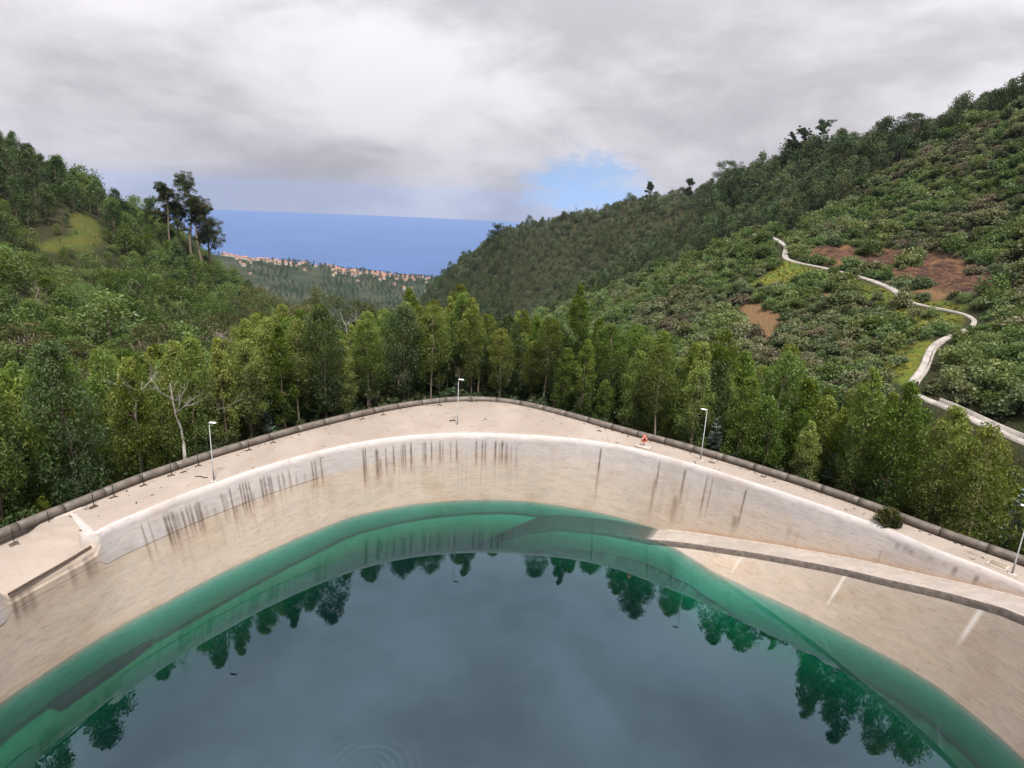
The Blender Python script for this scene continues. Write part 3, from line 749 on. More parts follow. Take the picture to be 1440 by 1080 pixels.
ZP = [(600,90,3),(600,120,-2),(600,160,-9),(600,230,-30),(600,400,-85),(600,700,-150),(560,1100,-215),(520,1600,-270),
(750,85,3),(750,120,-3),(750,170,-14),(750,260,-32),(760,600,-75),(450,80,2),(450,120,-4),(450,170,-12),(450,260,-35),(430,500,-95),(400,900,-170),(380,1500,-260),
(300,72,-1),(300,110,-8),(300,160,-16),(330,230,-26),(150,66,-4),(150,100,-11),(100,135,-8),(0,62,-6),(0,100,-10),(-100,62,-6),(-100,100,-6),(-200,80,-4),(-250,200,50),(-250,60,0),
(900,78,1),(900,120,-8),(900,180,-16),(1000,72,-2),(1000,120,-11),(1100,68,-4),(1100,110,-11),(1200,64,-7),(1200,95,-12),(1300,62,-8),(1300,88,-11),(1440,62,-9),(1440,85,-10),(1560,70,-8),(1700,90,0),(1700,200,60),(1700,60,-6),
(0,560,40),(150,560,0),(-200,430,95),(-300,420,110),(300,650,-70),(1440,520,108),(1300,560,74),(1200,590,62),(1120,640,46),(1000,730,22),(900,820,-2),(800,920,-35),(1440,700,100),(1300,760,70),(1100,900,30),(1000,1000,0),(900,1100,-50),(800,1250,-100),(700,1300,-150),(1700,420,150),(1700,700,140),
(-300,800,60),(0,1000,-40),(150,1500,-160),(1200,1300,20),(1500,1300,80),(900,1800,-200),(1200,2500,-120),(650,1700,-290),
(250,3300,-560),(400,3400,-600),(600,3500,-640),(800,3400,-640),(1000,3600,-640),(300,4500,-680),(700,4500,-680),(100,2500,-150),(0,3500,-500),(-300,2500,-300),(-300,4500,-680),(1200,4500,-680),(1700,4500,-680),(760,2400,-420),(900,2700,-480),(1700,2500,-300)]
def hz(px):
    r = ray(px, 280+ROLL*(px-720)); return math.atan2(r[0], r[1])
class Terrain:
    def __init__(s, lam=2e-3):
        P = []
        for px, py, d in CP:
            p = at(px, py, d); P.append((math.atan2(p[0], p[1]), math.log(d), p[2]))
        for px, d, z in ZP: P.append((hz(px), math.log(d), z))
        P = np.array(P); s.X = P[:, :2]*np.array([2.2, 1.]); n = len(P); s.n = n
        v = (P[:, 2]-EYE)/np.exp(P[:, 1])
        A = np.zeros((n+3, n+3)); A[:n, :n] = s.k(s.X, s.X)+lam*np.eye(n); Q = np.c_[np.ones(n), s.X]; A[:n, n:] = Q; A[n:, :n] = Q.T
        s.w = np.linalg.solve(A, np.r_[v, np.zeros(3)])
    def k(s, a, b):
        r2 = ((a[:, None]-b[None])**2).sum(-1)+1e-14; return .5*r2*np.log(r2)
    def raw(s, be, d):
        be = np.clip(np.asarray(be, float).ravel(), -.98, 1.0); d = np.clip(np.asarray(d, float).ravel(), 55, 4800)
        out = np.empty(len(be))
        for i in range(0, len(be), 20000):
            X = np.c_[be[i:i+20000]*2.2, np.log(d[i:i+20000])]
            out[i:i+20000] = EYE + d[i:i+20000]*(s.k(X, s.X)@s.w[:s.n]+s.w[s.n]+X@s.w[s.n+1:])
        return out
TR = Terrain()
def vnoise(x, y, seed=0):
    r = np.random.default_rng(seed); tab = r.random((256, 256))
    xi = np.floor(x).astype(int); yi = np.floor(y).astype(int); fx = x-xi; fy = y-yi
    fx = fx*fx*(3-2*fx); fy = fy*fy*(3-2*fy); g = lambda a, b: tab[a % 256, b % 256]
    return (g(xi, yi)*(1-fx)+g(xi+1, yi)*fx)*(1-fy)+(g(xi, yi+1)*(1-fx)+g(xi+1, yi+1)*fx)*fy
def fbm2(x, y, seed=0, n=4):
    o = 0; a = .5
    for k in range(n): o = o+a*vnoise(x*2**k, y*2**k, seed+k); a *= .5
    return o
road_xyz = None
def inside(poly, x, y):
    poly = np.asarray(poly, float); c = np.zeros(np.shape(x), bool); j = len(poly)-1
    for i in range(len(poly)):
        xi, yi = poly[i]; xj, yj = poly[j]
        c ^= ((yi > y) != (yj > y)) & (x < (xj-xi)*(y-yi)/(yj-yi+1e-12)+xi); j = i
    return c
def seg_dist(pl, x, y):
    """distance to a polyline in plan and the level of its nearest point"""
    best = np.full(np.shape(x), 1e9); zb = np.zeros(np.shape(x))
    for a, b in zip(pl[:-1], pl[1:]):
        dx, dy = b[0]-a[0], b[1]-a[1]; L = dx*dx+dy*dy+1e-9
        t_ = np.clip(((x-a[0])*dx+(y-a[1])*dy)/L, 0, 1); d = np.hypot(x-a[0]-t_*dx, y-a[1]-t_*dy)
        m_ = d < best; best = np.where(m_, d, best); zb = np.where(m_, a[2]+t_*(b[2]-a[2]), zb)
    return best, zb
def base_h(x, y):
    x = np.asarray(x, float); y = np.asarray(y, float); sh = x.shape; x = x.ravel(); y = y.ravel()
    d = np.hypot(x, y); be = np.arctan2(x, y)
    z = TR.raw(be, d)
    am = np.clip(d*.012, .5, 14)
    z = z + am*(fbm2(x/np.clip(d*.12, 9, 200), y/np.clip(d*.12, 9, 200), 4)-.47)
    th, r = pol(np.stack([x, y], 1))
    edge = r-(np.interp(th, Td, ro_)+.15)
    z = np.where(edge > 0, z+(HD-1.2-z)*np.exp(-np.clip(edge, 0, 200)/3.0), -11.)
    k = sstep((np.abs(be)-1.05)/.25)
    z = np.where(edge > 0, z*(1-k)+28.4*k, z)
    z = np.where(d < 1.1, 28.4, z)
    return z.reshape(sh)
ROAD_PX = [(1058, 329.5, 346), (1066, 330, 344), (1085, 333, 340), (1107, 346, 322), (1104, 357, 310), (1104, 364, 301), (1120, 369, 294), (1150, 375, 282), (1190, 384, 264), (1225, 394, 246), (1252, 405, 231), (1266, 414, 223), (1268, 421, 217), (1285, 427, 211), (1310, 432, 205), (1335, 437, 199), (1357, 442, 192), (1372, 451, 183), (1366, 461, 173), (1345, 470, 163), (1322, 479, 153), (1309, 490, 146), (1303, 504, 140), (1300, 517, 134), (1287, 533, 127), (1276, 547, 122), (1282, 556, 118), (1320, 567, 115), (1360, 586, 111), (1400, 606, 107), (1450, 626, 104), (1530, 660, 100)]
rp = np.array([at(*q) for q in ROAD_PX])
def resample(P, n):
    s = np.r_[0, np.cumsum(np.linalg.norm(np.diff(P, axis=0), axis=1))]; q = np.linspace(0, s[-1], n)
    R = np.stack([np.interp(q, s, P[:, i]) for i in range(3)], 1)
    k = np.hanning(11); k /= k.sum()
    for i in range(3): R[:, i] = np.convolve(np.pad(R[:, i], 5, mode='edge'), k, 'valid')
    return R
road_xyz = resample(rp, 190)
def ground_h(x, y):
    z = base_h(x, y)
    d, zr_ = seg_dist(road_xyz[::2], x, y)
    k = 1-sstep((d-2.0)/4.)
    return z*(1-k)+(zr_-.12)*k
CUT = [(1145, 346), (1240, 348), (1330, 356), (1395, 378), (1422, 410), (1345, 414), (1280, 398), (1240, 384), (1180, 366), (1140, 358)]
GRASS = [[(1040, 405), (1090, 378), (1106, 367), (1150, 379), (1190, 390), (1255, 411), (1268, 428), (1255, 437), (1205, 420), (1195, 410), (1130, 395), (1095, 400), (1060, 402)],
         [(1262, 430), (1330, 440), (1358, 445), (1345, 462), (1310, 470), (1262, 472), (1255, 450)],
         [(1250, 492), (1315, 478), (1302, 515), (1275, 545), (1240, 528)], [(1272, 416), (1335, 426), (1378, 438), (1330, 436), (1285, 427)],
         [(96, 300), (128, 300), (150, 333), (126, 350), (60, 356), (50, 344), (100, 330)]]
DIRT = [[(1040, 428), (1085, 424), (1102, 450), (1078, 487), (1050, 472)], [(1140, 350), (1200, 366), (1190, 376), (1135, 362)], [(1130, 412), (1180, 410), (1170, 425)], [(955, 505), (990, 500), (985, 530), (955, 530)], [(1310, 400), (1345, 415), (1320, 425), (1280, 410)]]
YELLOW = [(1280, 280), (1440, 200), (1440, 330)]
# one polar sheet from under the viewpoint to the sea
be_f = np.radians(np.linspace(-48, 50, 440)); be_s = np.radians(np.linspace(50, 312, 60))[1:]
BE = np.concatenate([be_f, be_s])
DD = np.concatenate([[.4, 1.0, 1.25, 6, 14, 24, 34, 42], np.exp(np.linspace(math.log(46), math.log(760), 430)), np.exp(np.linspace(math.log(760), math.log(5200), 120))[1:]])
GX = DD[None]*np.sin(BE)[:, None]; GY = DD[None]*np.cos(BE)[:, None]
GZ = ground_h(GX, GY)
gpx, gpy = proj(np.stack([GX, GY, GZ], -1).reshape(-1, 3)); gpx = gpx.reshape(GX.shape); gpy = gpy.reshape(GX.shape)
in_cut = inside(CUT, gpx, gpy) & (GY > 60) & (np.hypot(GX, GY) < 420)
rug = in_cut*(5.0*(fbm2(GX/5., GZ/3.5+GY/7., 50, 4)-.45)); GZ = GZ+rug
gm = np.zeros(GX.shape+(4,))
wob = 14*(fbm2(GX/14, GY/14, 60)-.47)
hd = np.hypot(GX, GY)
for q_, pg in enumerate(GRASS): gm[..., 0] = np.maximum(gm[..., 0], inside(pg, gpx+wob, gpy+wob*.5)*(hd > 95)*(hd < 460)*(.5 if q_ == 4 else 1.))
for pg in DIRT: gm[..., 1] = np.maximum(gm[..., 1], inside(pg, gpx+wob, gpy+wob*.5)*(hd > 95)*(hd < 460)*.9)
gm[..., 2] = in_cut
gm[..., 3] = (hd > 1400)*1.
def blur(a):
    a = a.copy()
    for _ in range(2): a[1:-1, 1:-1] = (a[1:-1, 1:-1]*2+a[:-2, 1:-1]+a[2:, 1:-1]+a[1:-1, :-2]+a[1:-1, 2:])/6
    return a
for k in range(3): gm[..., k] = blur(gm[..., k])
def ground_mat():
    m, t, out = new_mat('hillside_soil')
    a = t('ShaderNodeAttribute', attribute_name='zone'); s = t('ShaderNodeSeparateColor', {0: a.outputs['Color']})
    pos = t('ShaderNodeNewGeometry').outputs['Position']
    n = t.noise(pos, .12, 6, .65, .4); f = t.noise(pos, .9, 6, .7); g = t.noise(pos, .012, 6, .65)
    c = t.mix(t.ramp(n, .35, .65), (.055, .050, .026), (.040, .054, .020))
    c = t.mix(t.math('MULTIPLY', t.ramp(f, .45, .7), .6), c, (.075, .062, .036))
    gr = t.mix(t.ramp(f, .3, .7), (.12, .15, .024), (.275, .25, .040)); gr = t.mix(t.ramp(n, .42, .62), gr, (.13, .19, .034)); gr = t.mix(t.math('MULTIPLY', t.ramp(t.noise(pos, .35, 5, .7), .5, .7), .7), gr, (.10, .085, .035))
    c = t.mix(s.outputs[0], c, gr)
    c = t.mix(s.outputs[1], c, t.mix(t.ramp(f, .35, .65), (.30, .165, .075), (.22, .15, .085)))
    strata = t.noise(t('ShaderNodeMapping', {'Vector': pos, 'Scale': (.15, .15, 1.)}).outputs[0], 1.2, 6, .7, .6)
    rd = t.mix(t.ramp(strata, .35, .65), (.060, .036, .030), (.21, .11, .070)); rd = t.mix(t.ramp(f, .48, .66), rd, (.055, .040, .032)); rd = t.mix(t.math('MULTIPLY', t.ramp(n, .52, .68), .8), rd, (.29, .155, .065))
    c = t.mix(s.outputs[2], c, rd)
    far = t.mix(t.ramp(g, .38, .62), (.022, .036, .020), (.055, .062, .036)); far = t.mix(t.math('MULTIPLY', t.ramp(n, .5, .72), .7), far, (.085, .075, .055))
    c = t.mix(a.outputs['Alpha'], c, far)
    bp = t('ShaderNodeBump', {'Height': f, 'Strength': 1., 'Distance': 2.0})
    b = t('ShaderNodeBsdfPrincipled', {'Base Color': c, 'Roughness': .95, 'Normal': bp.outputs[0], 'Specular IOR Level': .1})
    t.l.new(b.outputs[0], out.inputs[0]); return m
nb, nd_ = GX.shape
Gf = grid_faces(nb, nd_)
wrap = np.stack([(nb-1)*nd_+np.arange(nd_-1), np.arange(nd_-1), np.arange(nd_-1)+1, (nb-1)*nd_+np.arange(nd_-1)+1], -1)
Gf = np.concatenate([Gf, wrap])[:, ::-1]
tag(mobj('ground', mesh_data('ground', np.stack([GX, GY, GZ], -1).reshape(-1, 3), Gf, [ground_mat()], True, attrs={'zone': gm.reshape(-1, 4)})), kind='structure')

# sea
def sea_mat():
    m, t, out = new_mat('sea_water')
    pos = t('ShaderNodeNewGeometry').outputs['Position']
    n = t.noise(pos, .0012, 4, .6)
    b = t('ShaderNodeBsdfPrincipled', {'Base Color': t.mix(t.ramp(n, .35, .65), (.012, .060, .190), (.017, .076, .225)), 'Roughness': .35, 'Specular IOR Level': .15})
    t.l.new(b.outputs[0], out.inputs[0]); return m
a_ = np.linspace(0, 2*math.pi, 129)[:-1]
V = np.concatenate([np.stack([r*np.sin(a_), r*np.cos(a_), 0*a_-620], 1) for r in (2500, 9000, 20000)])
tag(mobj('sea', mesh_data('sea', V, np.array([[k*128+i, k*128+(i+1) % 128, (k+1)*128+(i+1) % 128, (k+1)*128+i] for k in range(2) for i in range(128)])[:, ::-1], [sea_mat()])), kind='structure')

# ------------------------------------------------------------------ mountain road
def ribbon(P, half, dz=0.):
    t_ = np.gradient(P, axis=0); n = np.stack([t_[:, 1], -t_[:, 0], 0*t_[:, 0]], 1); n /= np.linalg.norm(n, axis=1)[:, None]+1e-9
    return n
rn = ribbon(road_xyz, 2.)
offs = [(-1.2, -1.2), (-1.2, .06), (-.7, .10), (0, .12), (.7, .10), (1.2, .06), (1.2, -1.2)]
wid = np.interp(np.arange(len(road_xyz)), [0, 95, 125, 189], [1.0, .95, .42, .65])[:, None]
V = np.stack([road_xyz+rn*o*wid+np.array([0, 0, h+.12]) for o, h in offs], 1)
tag(mobj('road', mesh_data('road', V, grid_faces(len(road_xyz), 7), [ROADM], False)), kind='structure')
def road_wall(i0, i1, sgn, lab):
    P = road_xyz[i0:i1]; n = rn[i0:i1]*sgn
    offs = [(0., -.8), (0., .75), (.25, .75), (.25, -.8)]
    V = np.stack([P+n*(o+1.22*wid[i0:i1])+np.array([0, 0, h]) for o, h in offs], 1)
    tag(mobj('road_parapet', mesh_data('road_parapet', V, grid_faces(len(P), 4), [ROADM], False)), lab, 'wall')
pr_x, pr_y = proj(road_xyz)
def idx(px, py): return int(np.argmin((pr_x-px)**2+(pr_y-py)**2))
i0, i1 = idx(1322, 479), idx(1277, 546)
road_wall(i0, i1, -1, 'low curved concrete parapet along the road bend above the eucalyptus trees')
i0, i1 = idx(1320, 566), idx(1440, 622)
road_wall(i0, i1, -1, 'low concrete parapet on the uphill side of the lowest road stretch, right edge')

# ------------------------------------------------------------------ vegetation meshes
def leaves(rng, C_, size, droop=.3, aspect=.5, up=None):
    n = len(C_); sz = size*(.6+.8*rng.random(n))[:, None]
    a = rng.normal(size=(n, 3)); a[:, 2] -= droop*1.5; a /= np.linalg.norm(a, axis=1)[:, None]
    b = np.cross(a, rng.normal(size=(n, 3))); b /= np.linalg.norm(b, axis=1)[:, None]+1e-9
    c = np.cross(a, b)
    bend = c*sz*.12
    V = np.stack([C_-a*sz*.5, C_+b*sz*aspect*.5+bend, C_+a*sz*.5, C_-b*sz*aspect*.5+bend], 1)
    return V.reshape(-1, 3), np.arange(4*n).reshape(-1, 4)
def clumps(rng, centres, rad, per, flat=.8):
    M_ = len(centres); g = rng.normal(size=(M_, per, 3)); g /= np.linalg.norm(g, axis=2)[..., None]
    g *= (rng.random((M_, per, 1))**.45); g[..., 2] *= flat
    return (centres[:, None]+g*np.asarray(rad).reshape(-1, 1, 1)).reshape(-1, 3)
def leaf_mesh(name, rng, C_, size, mat, tip, droop=.3, aspect=.5):
    V, Fq = leaves(rng, C_, size, droop, aspect)
    return mesh_data(name, V, Fq, [mat], False, attrs={'tip': np.repeat(np.clip(tip, 0, 1), 4)})
def limbs(rng, mb, tops, trunk, r0, mi=0, sides=5):
    for c in tops:
        k = int(np.clip(np.searchsorted(trunk[:, 2], c[2]-.35*np.hypot(c[0], c[1])-.4), 1, len(trunk)-2)); s = trunk[k]
        m_ = (s+c)/2+np.array([0, 0, -.12*np.linalg.norm(c-s)])+rng.normal(size=3)*.08
        mb.tube([s, m_, c], [r0, r0*.6, r0*.25], sides, mi, False)
def eucalyptus(seed, H, R, base=.2, shape=1.0, mat=L_EUC, n=95, per=88, leaf=.235, limetop=.6):
    rng = np.random.default_rng(seed)
    s = rng.random(n)**.85
    env = (np.clip(s, .02, 1)**.45)*(1-s)**(.62*shape)*1.75; env = np.clip(env, .10, 1.05)
    an = np.cumsum(2.39996+rng.normal(size=n)*.5); rho = R*env*(.45+.55*rng.random(n)**.5)
    bend = rng.normal(size=2)*.35
    z = H*(base+(1-base)*s)
    cx = rho*np.cos(an)+bend[0]*(z/H)**2; cyy = rho*np.sin(an)+bend[1]*(z/H)**2
    cc = np.stack([cx, cyy, z], 1); rad = (.34+.44*env)*R/1.9
    L = clumps(rng, cc, rad, per, 1.0)
    ss = np.clip((L[:, 2]/H-base)/(1-base), 0, 1)
    cl = np.repeat(rng.random(n), per)
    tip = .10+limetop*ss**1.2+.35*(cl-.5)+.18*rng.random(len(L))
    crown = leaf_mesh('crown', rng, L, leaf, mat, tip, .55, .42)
    tz = np.linspace(0, H*.96, 9); trunk = np.stack([bend[0]*(tz/H)**2+.12*np.sin(tz*.6+seed), bend[1]*(tz/H)**2+.1*np.cos(tz*.5+seed)-.1, tz], 1); trunk[0, :2] = 0
    mb = MB(); trunk[0, 2] = -1.2
    mb.tube(trunk, np.linspace(.15, .02, 9)*(H/13), 7)
    limbs(rng, mb, cc[rng.permutation(n)[:26]], trunk, .04)
    return crown, mb
def rounded(seed, H, R, mat, n=70, per=70, leaf=.34, trunk_r=.22, stems=3, flat=.55, base=.35):
    rng = np.random.default_rng(seed)
    u = rng.normal(size=(n, 3)); u /= np.linalg.norm(u, axis=1)[:, None]; u[:, 2] = np.abs(u[:, 2])**.8*np.sign(u[:, 2]+.35)
    k = (.55+.45*rng.random(n)**.5)[:, None]
    cc = u*k*np.array([R, R, H*(1-base)*.5])*np.array([1, 1, flat*1.8]); cc[:, 2] += H*(base+(1-base)*.45)
    cc[:, 2] = np.clip(cc[:, 2], H*base*.7, H*.97)
    L = clumps(rng, cc, R*.24*(.7+.6*rng.random(n)), per, .6)
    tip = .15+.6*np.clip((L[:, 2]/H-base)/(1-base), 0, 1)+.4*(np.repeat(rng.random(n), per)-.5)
    crown = leaf_mesh('crown', rng, L, leaf, mat, tip, .1, .6)
    mb = MB()
    for k in range(stems):
        a = k*2.1+rng.random(); e = np.array([math.cos(a)*R*.35, math.sin(a)*R*.35, H*.62])
        P = np.array([[0, 0, -1.0], [e[0]*.15, e[1]*.15, H*.2], [e[0]*.55, e[1]*.55, H*.42], e])
        mb.tube(P, np.array([1, .8, .55, .25])*trunk_r, 7)
        tr = resample_plain(P, 8)
        limbs(rng, mb, cc[rng.permutation(n)[:9]], tr[np.argsort(tr[:, 2])], trunk_r*.28)
    return crown, mb
def resample_plain(P, n):
    s = np.r_[0, np.cumsum(np.linalg.norm(np.diff(P, axis=0), axis=1))]; q = np.linspace(0, s[-1], n)
    return np.stack([np.interp(q, s, P[:, i]) for i in range(3)], 1)
def umbrella(seed, H, R, mat):
    rng = np.random.default_rng(seed); n = 90
    a = rng.random(n)*6.283; r = R*np.sqrt(rng.random(n)); tier = rng.integers(0, 3, n)
    z = H*(.97-.42*(r/R)**2)-tier*H*.10
    cc = np.stack([r*np.cos(a), r*np.sin(a), z], 1)
    L = clumps(rng, cc, R*.15*(.7+.6*rng.random(n)), 75, .28)
    tip = .35+.5*(np.repeat(rng.random(n), 75)-.4)+.2*(np.repeat(tier, 75) == 0)
    crown = leaf_mesh('crown', rng, L, .34, mat, tip, -.05, .5)
    mb = MB()
    for k in range(5):
        b = k*1.256+rng.random()*.6; e = np.array([math.cos(b)*R*.5, math.sin(b)*R*.5, H*.72])
        P = np.array([[0, 0, -1.], [e[0]*.1, e[1]*.1, H*.15], [e[0]*.5, e[1]*.5, H*.45], e]); mb.tube(P, np.array([.2, .16, .11, .05])*H/9, 6)
        tr = resample_plain(P, 8); limbs(rng, mb, cc[rng.permutation(n)[:7]], tr, .05*H/9)
    return crown, mb
def tall_euc(seed, H, R, mat=L_OLIVE):
    rng = np.random.default_rng(seed); mb = MB(); tips = []
    tz = np.linspace(0, H*.93, 10); tr = np.stack([.02*H*np.sin(tz*.15+seed), .015*H*np.cos(tz*.2), tz], 1); tr[0, 2] = -1.5
    mb.tube(tr, np.linspace(.020, .004, 10)*H, 8)
    for k in range(15):
        s = .38+.58*rng.random(); p0 = np.array([np.interp(s*H, tz, tr[:, i]) for i in range(3)]); p0[2] = s*H
        a = rng.random()*6.28; ln = R*(.5+.6*rng.random())*(1.15-.55*s)
        p1 = p0+np.array([math.cos(a)*ln*.5, math.sin(a)*ln*.5, ln*.55]); p2 = p0+np.array([math.cos(a)*ln, math.sin(a)*ln, ln*.8])
        mb.tube([p0, p1, p2], [.0065*H, .004*H, .0018*H], 5)
        for j in range(4):
            tips.append(p2+rng.normal(size=3)*R*.17); tips.append(p1+rng.normal(size=3)*R*.15)
    tips += [tr[-1]+rng.normal(size=3)*R*.16 for _ in range(8)]
    cc = np.array(tips); L = clumps(rng, cc, R*.20*(.6+.7*rng.random(len(cc))), 110, .75)
    return leaf_mesh('crown', rng, L, .55, mat, .05+.3*rng.random(len(L)), .4, .45), mb
def dead_tree(seed, H, spread, levels=3, twigs=0, mi=0, r0=.11):
    rng = np.random.default_rng(seed); mb = MB()
    def grow(p, d, ln, r, lv):
        n = 4; P = [p]; dd = d.copy()
        for k in range(n):
            dd = dd+rng.normal(size=3)*.16+np.array([0, 0, .06]); dd /= np.linalg.norm(dd); P.append(P[-1]+dd*ln/n)
        mb.tube(P, np.linspace(r, r*.45, n+1), 5 if lv > 1 else 3, mi, False)
        if lv <= 0: return
        for k in range(3 if lv > 1 else 3+twigs):
            f = .4+.6*rng.random(); q = P[min(n, int(f*n))]; a = rng.normal(size=3); a[2] = abs(a[2])*.4; a /= np.linalg.norm(a)
            e = dd*.55+a*spread; e /= np.linalg.norm(e); grow(np.array(q), e, ln*(.45+.25*rng.random()), r*.42, lv-1)
    grow(np.array([0, 0, -.8]), np.array([0, 0, 1.]), H*.62, r0, levels)
    return mb
def cone_bush(seed, H, R, mat):
    rng = np.random.default_rng(seed); n = 46; s = rng.random(n)**1.2
    a = rng.random(n)*6.28; r = R*(1-s*.92); cc = np.stack([r*np.cos(a)*.75, r*np.sin(a)*.75, .1*H+s*H*.88], 1)
    L = clumps(rng, cc, R*.30*(1.1-.7*s), 26, .35)
    return leaf_mesh('crown', rng, L, .24, mat, .3+.6*rng.random(len(L)), .0, .5)
def shrub_data(seed, mat, R=1., n=17, per=66, leaf=.145, h=.75, name='slope_shrub'):
    rng = np.random.default_rng(seed); u = rng.normal(size=(n, 3)); u /= np.linalg.norm(u, axis=1)[:, None]; u[:, 2] = np.abs(u[:, 2])
    cc = u*np.array([R*.68, R*.68, R*h])*(.6+.4*rng.random(n))[:, None]; cc[:, 2] += .08
    L = clumps(rng, cc, R*.36*(.7+.6*rng.random(n)), per, .75)
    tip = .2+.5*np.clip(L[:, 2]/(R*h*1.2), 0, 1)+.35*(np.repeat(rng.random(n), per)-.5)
    return leaf_mesh(name, rng, L, leaf, mat, tip, 0., .6)
def hill_tree_data(seed, mat, H=9., R=2.2, cone=True, name='hill_tree'):
    rng = np.random.default_rng(seed); n = 30; s = rng.random(n)**.8
    env = np.clip((s**.4)*(1-s)**.6*1.7, .15, 1) if cone else np.sqrt(np.clip(1-(2*s-.9)**2, .1, 1))
    a = np.arange(n)*2.4+rng.random(n); r = R*env*(.4+.6*rng.random(n)); cc = np.stack([r*np.cos(a), r*np.sin(a), H*(.14+.84*s)], 1)
    L = clumps(rng, cc, R*(.36+.25*env), 44, .95); V, Fq = leaves(rng, L, .40, .3, .55)
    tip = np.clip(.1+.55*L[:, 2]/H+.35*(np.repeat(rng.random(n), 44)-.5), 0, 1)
    mb = MB(); mb.tube([(0, 0, -1.5), (.05, 0, H*.5), (0, .05, H*.95)], [.16, .1, .02], 5)
    TV = np.concatenate(mb.V); tf_ = [f for f in mb.Fc if len(f) == 4]
    return mesh_data(name, np.concatenate([V, TV]), np.concatenate([Fq, np.array(tf_)+len(V)]), [mat, BARK], False, np.r_[np.zeros(len(Fq)), np.ones(len(tf_))], {'tip': np.r_[np.repeat(tip, 4), np.zeros(len(TV))]})

def place(me_crown, me_trunk, name, loc, scale=1., rz=0., trunk_name='trunk', sxy=None):
    t_ = empty(name, tuple(loc), rz); s = scale; t_.scale = (sxy or s, sxy or s, s)
    tr = mobj(trunk_name, me_trunk, t_)
    if me_crown is not None: mobj('crown', me_crown, t_)
    return t_
def gz(x, y): return float(ground_h(np.array([x]), np.array([y]))[0])

# ------------------------------------------------------------------ eucalyptus belt behind the pipe
EUC = []
for k, (H_, R_2, b_, sh_, lt) in enumerate([(13, 1.9, .22, 1., .62), (14, 2.2, .25, .9, .55), (12, 1.75, .15, 1.2, .7), (15, 2.1, .35, .9, .6), (13, 2.4, .2, .8, .5), (14, 1.7, .3, 1.1, .72), (12, 2.1, .12, 1., .58), (15, 2.35, .4, .8, .45)]):
    c_, mb_ = eucalyptus(100+k, H_, R_2, b_, sh_, limetop=lt); EUC.append((H_, c_, mb_.data('trunk', [BARK if k % 3 else DARKBARK])))
OLV = []
for k in range(3):
    c_, mb_ = eucalyptus(150+k, 13, 2.3, .2, .8, L_GLOSSY, limetop=.4); OLV.append((13, c_, mb_.data('trunk', [DARKBARK])))
CAN_X = [-60, 0, 60, 120, 200, 260, 310, 350, 400, 450, 500, 560, 610, 645, 690, 740, 790, 850, 900, 960, 1010, 1060, 1120, 1180, 1240, 1290, 1340, 1400, 1460]
CAN_Y = [520, 505, 490, 480, 495, 480, 475, 450, 438, 428, 440, 428, 425, 412, 432, 440, 455, 455, 462, 485, 478, 492, 490, 515, 535, 560, 590, 640, 660]
PENDING = []
def later(o, look, cat, group, P):
    x_, y_ = proj(P); PENDING.append((o, look, cat, group, float(x_[0]), float(y_[0])))
def where_word(px):
    for lim, wd in ((90, 'at the far left edge'), (230, 'left of the left lamp post'), (360, 'behind the left lamp post'), (480, 'between left and middle lamp posts, nearer the left one'), (590, 'between left and middle lamp posts, nearer the middle one'), (700, 'behind the middle lamp post'), (830, 'between middle lamp post and lifebuoy'), (940, 'behind the orange lifebuoy'), (1040, 'behind the slim right lamp post'), (1180, 'behind the right pipe stretch, left of the deck bush'), (1300, 'behind the small bush on the deck')):
        if px < lim: return wd
    return 'at the far right edge'
placed = []
def far_enough(x, y, d):
    return all((x-a)**2+(y-b)**2 > d*d for a, b in placed)
def add_euc(x, y, ztop, k, px, olive=False, label=None, minh=4.):
    g_ = gz(x, y); h = ztop-g_
    if h < minh: return None
    H_, c_, t_ = (OLV if olive else EUC)[k % (3 if olive else len(EUC))]
    s = h/H_; wide = .86/(s**.35) if s > 1 else .95/(s**.25)
    o = place(c_, t_, 'eucalyptus_tree', (x, y, g_), s, random.random()*6.28, sxy=s*wide)
    th, r = pol((x, y)); row = r[0]-r_pipe(th[0])
    depth = 'in the front row' if row < 9 else ('in the second rank' if row < 24 else 'deep in the belt')
    tone = 'dark glossy' if olive else ('lime-topped' if k % 8 in (0, 2, 5) else ('tall green' if k % 8 in (3, 7) else 'bushy green'))
    if label: tag(o, label, 'tree', 'eucalyptus belt behind the pipe')
    else: later(o, f'{tone} eucalyptus', 'tree', 'eucalyptus belt behind the pipe', (x, y, g_+h*.75))
    placed.append((x, y)); return o
HERO = [(820, 404, 79, 5, 'tall narrow conical eucalyptus rising above its neighbours right of the middle lamp post'), (648, 402, 88, 3, 'tallest lime-green eucalyptus right behind the middle lamp post'), (583, 408, 92, 0, 'tall dark-sided eucalyptus just left of the middle lamp post'), (398, 430, 92, 1, 'bright eucalyptus with a bare pale trunk left of centre'), (455, 440, 88, 0, 'bright lime eucalyptus crown halfway between left and middle lamps'), (340, 462, 90, 4, 'broad lime eucalyptus crown right of the bleached dead tree'), (760, 452, 82, 2, 'small pointed eucalyptus between the tall conical one and the middle lamp'), (850, 452, 82, 0, 'pale yellow-green eucalyptus just right of the tall conical one'), (1020, 470, 80, 4, 'broad bright eucalyptus above the slim right lamp post'), (1110, 490, 76, 1, 'large bright eucalyptus above the right pipe stretch'), (50, 585, 66, 4, 'wide bright green crown low at the left edge'), (190, 555, 70, 6, 'wide bright green crown left of the left lamp post'), (265, 470, 100, 2, 'pointed lime crown behind the bleached dead tree'), (900, 460, 84, 1, 'bright full crown above the lifebuoy'), (1170, 565, 66, 6, 'low bright crown right of the slim right lamp post'), (1380, 660, 62, 6, 'low yellow-green crown at the right edge under the road')]
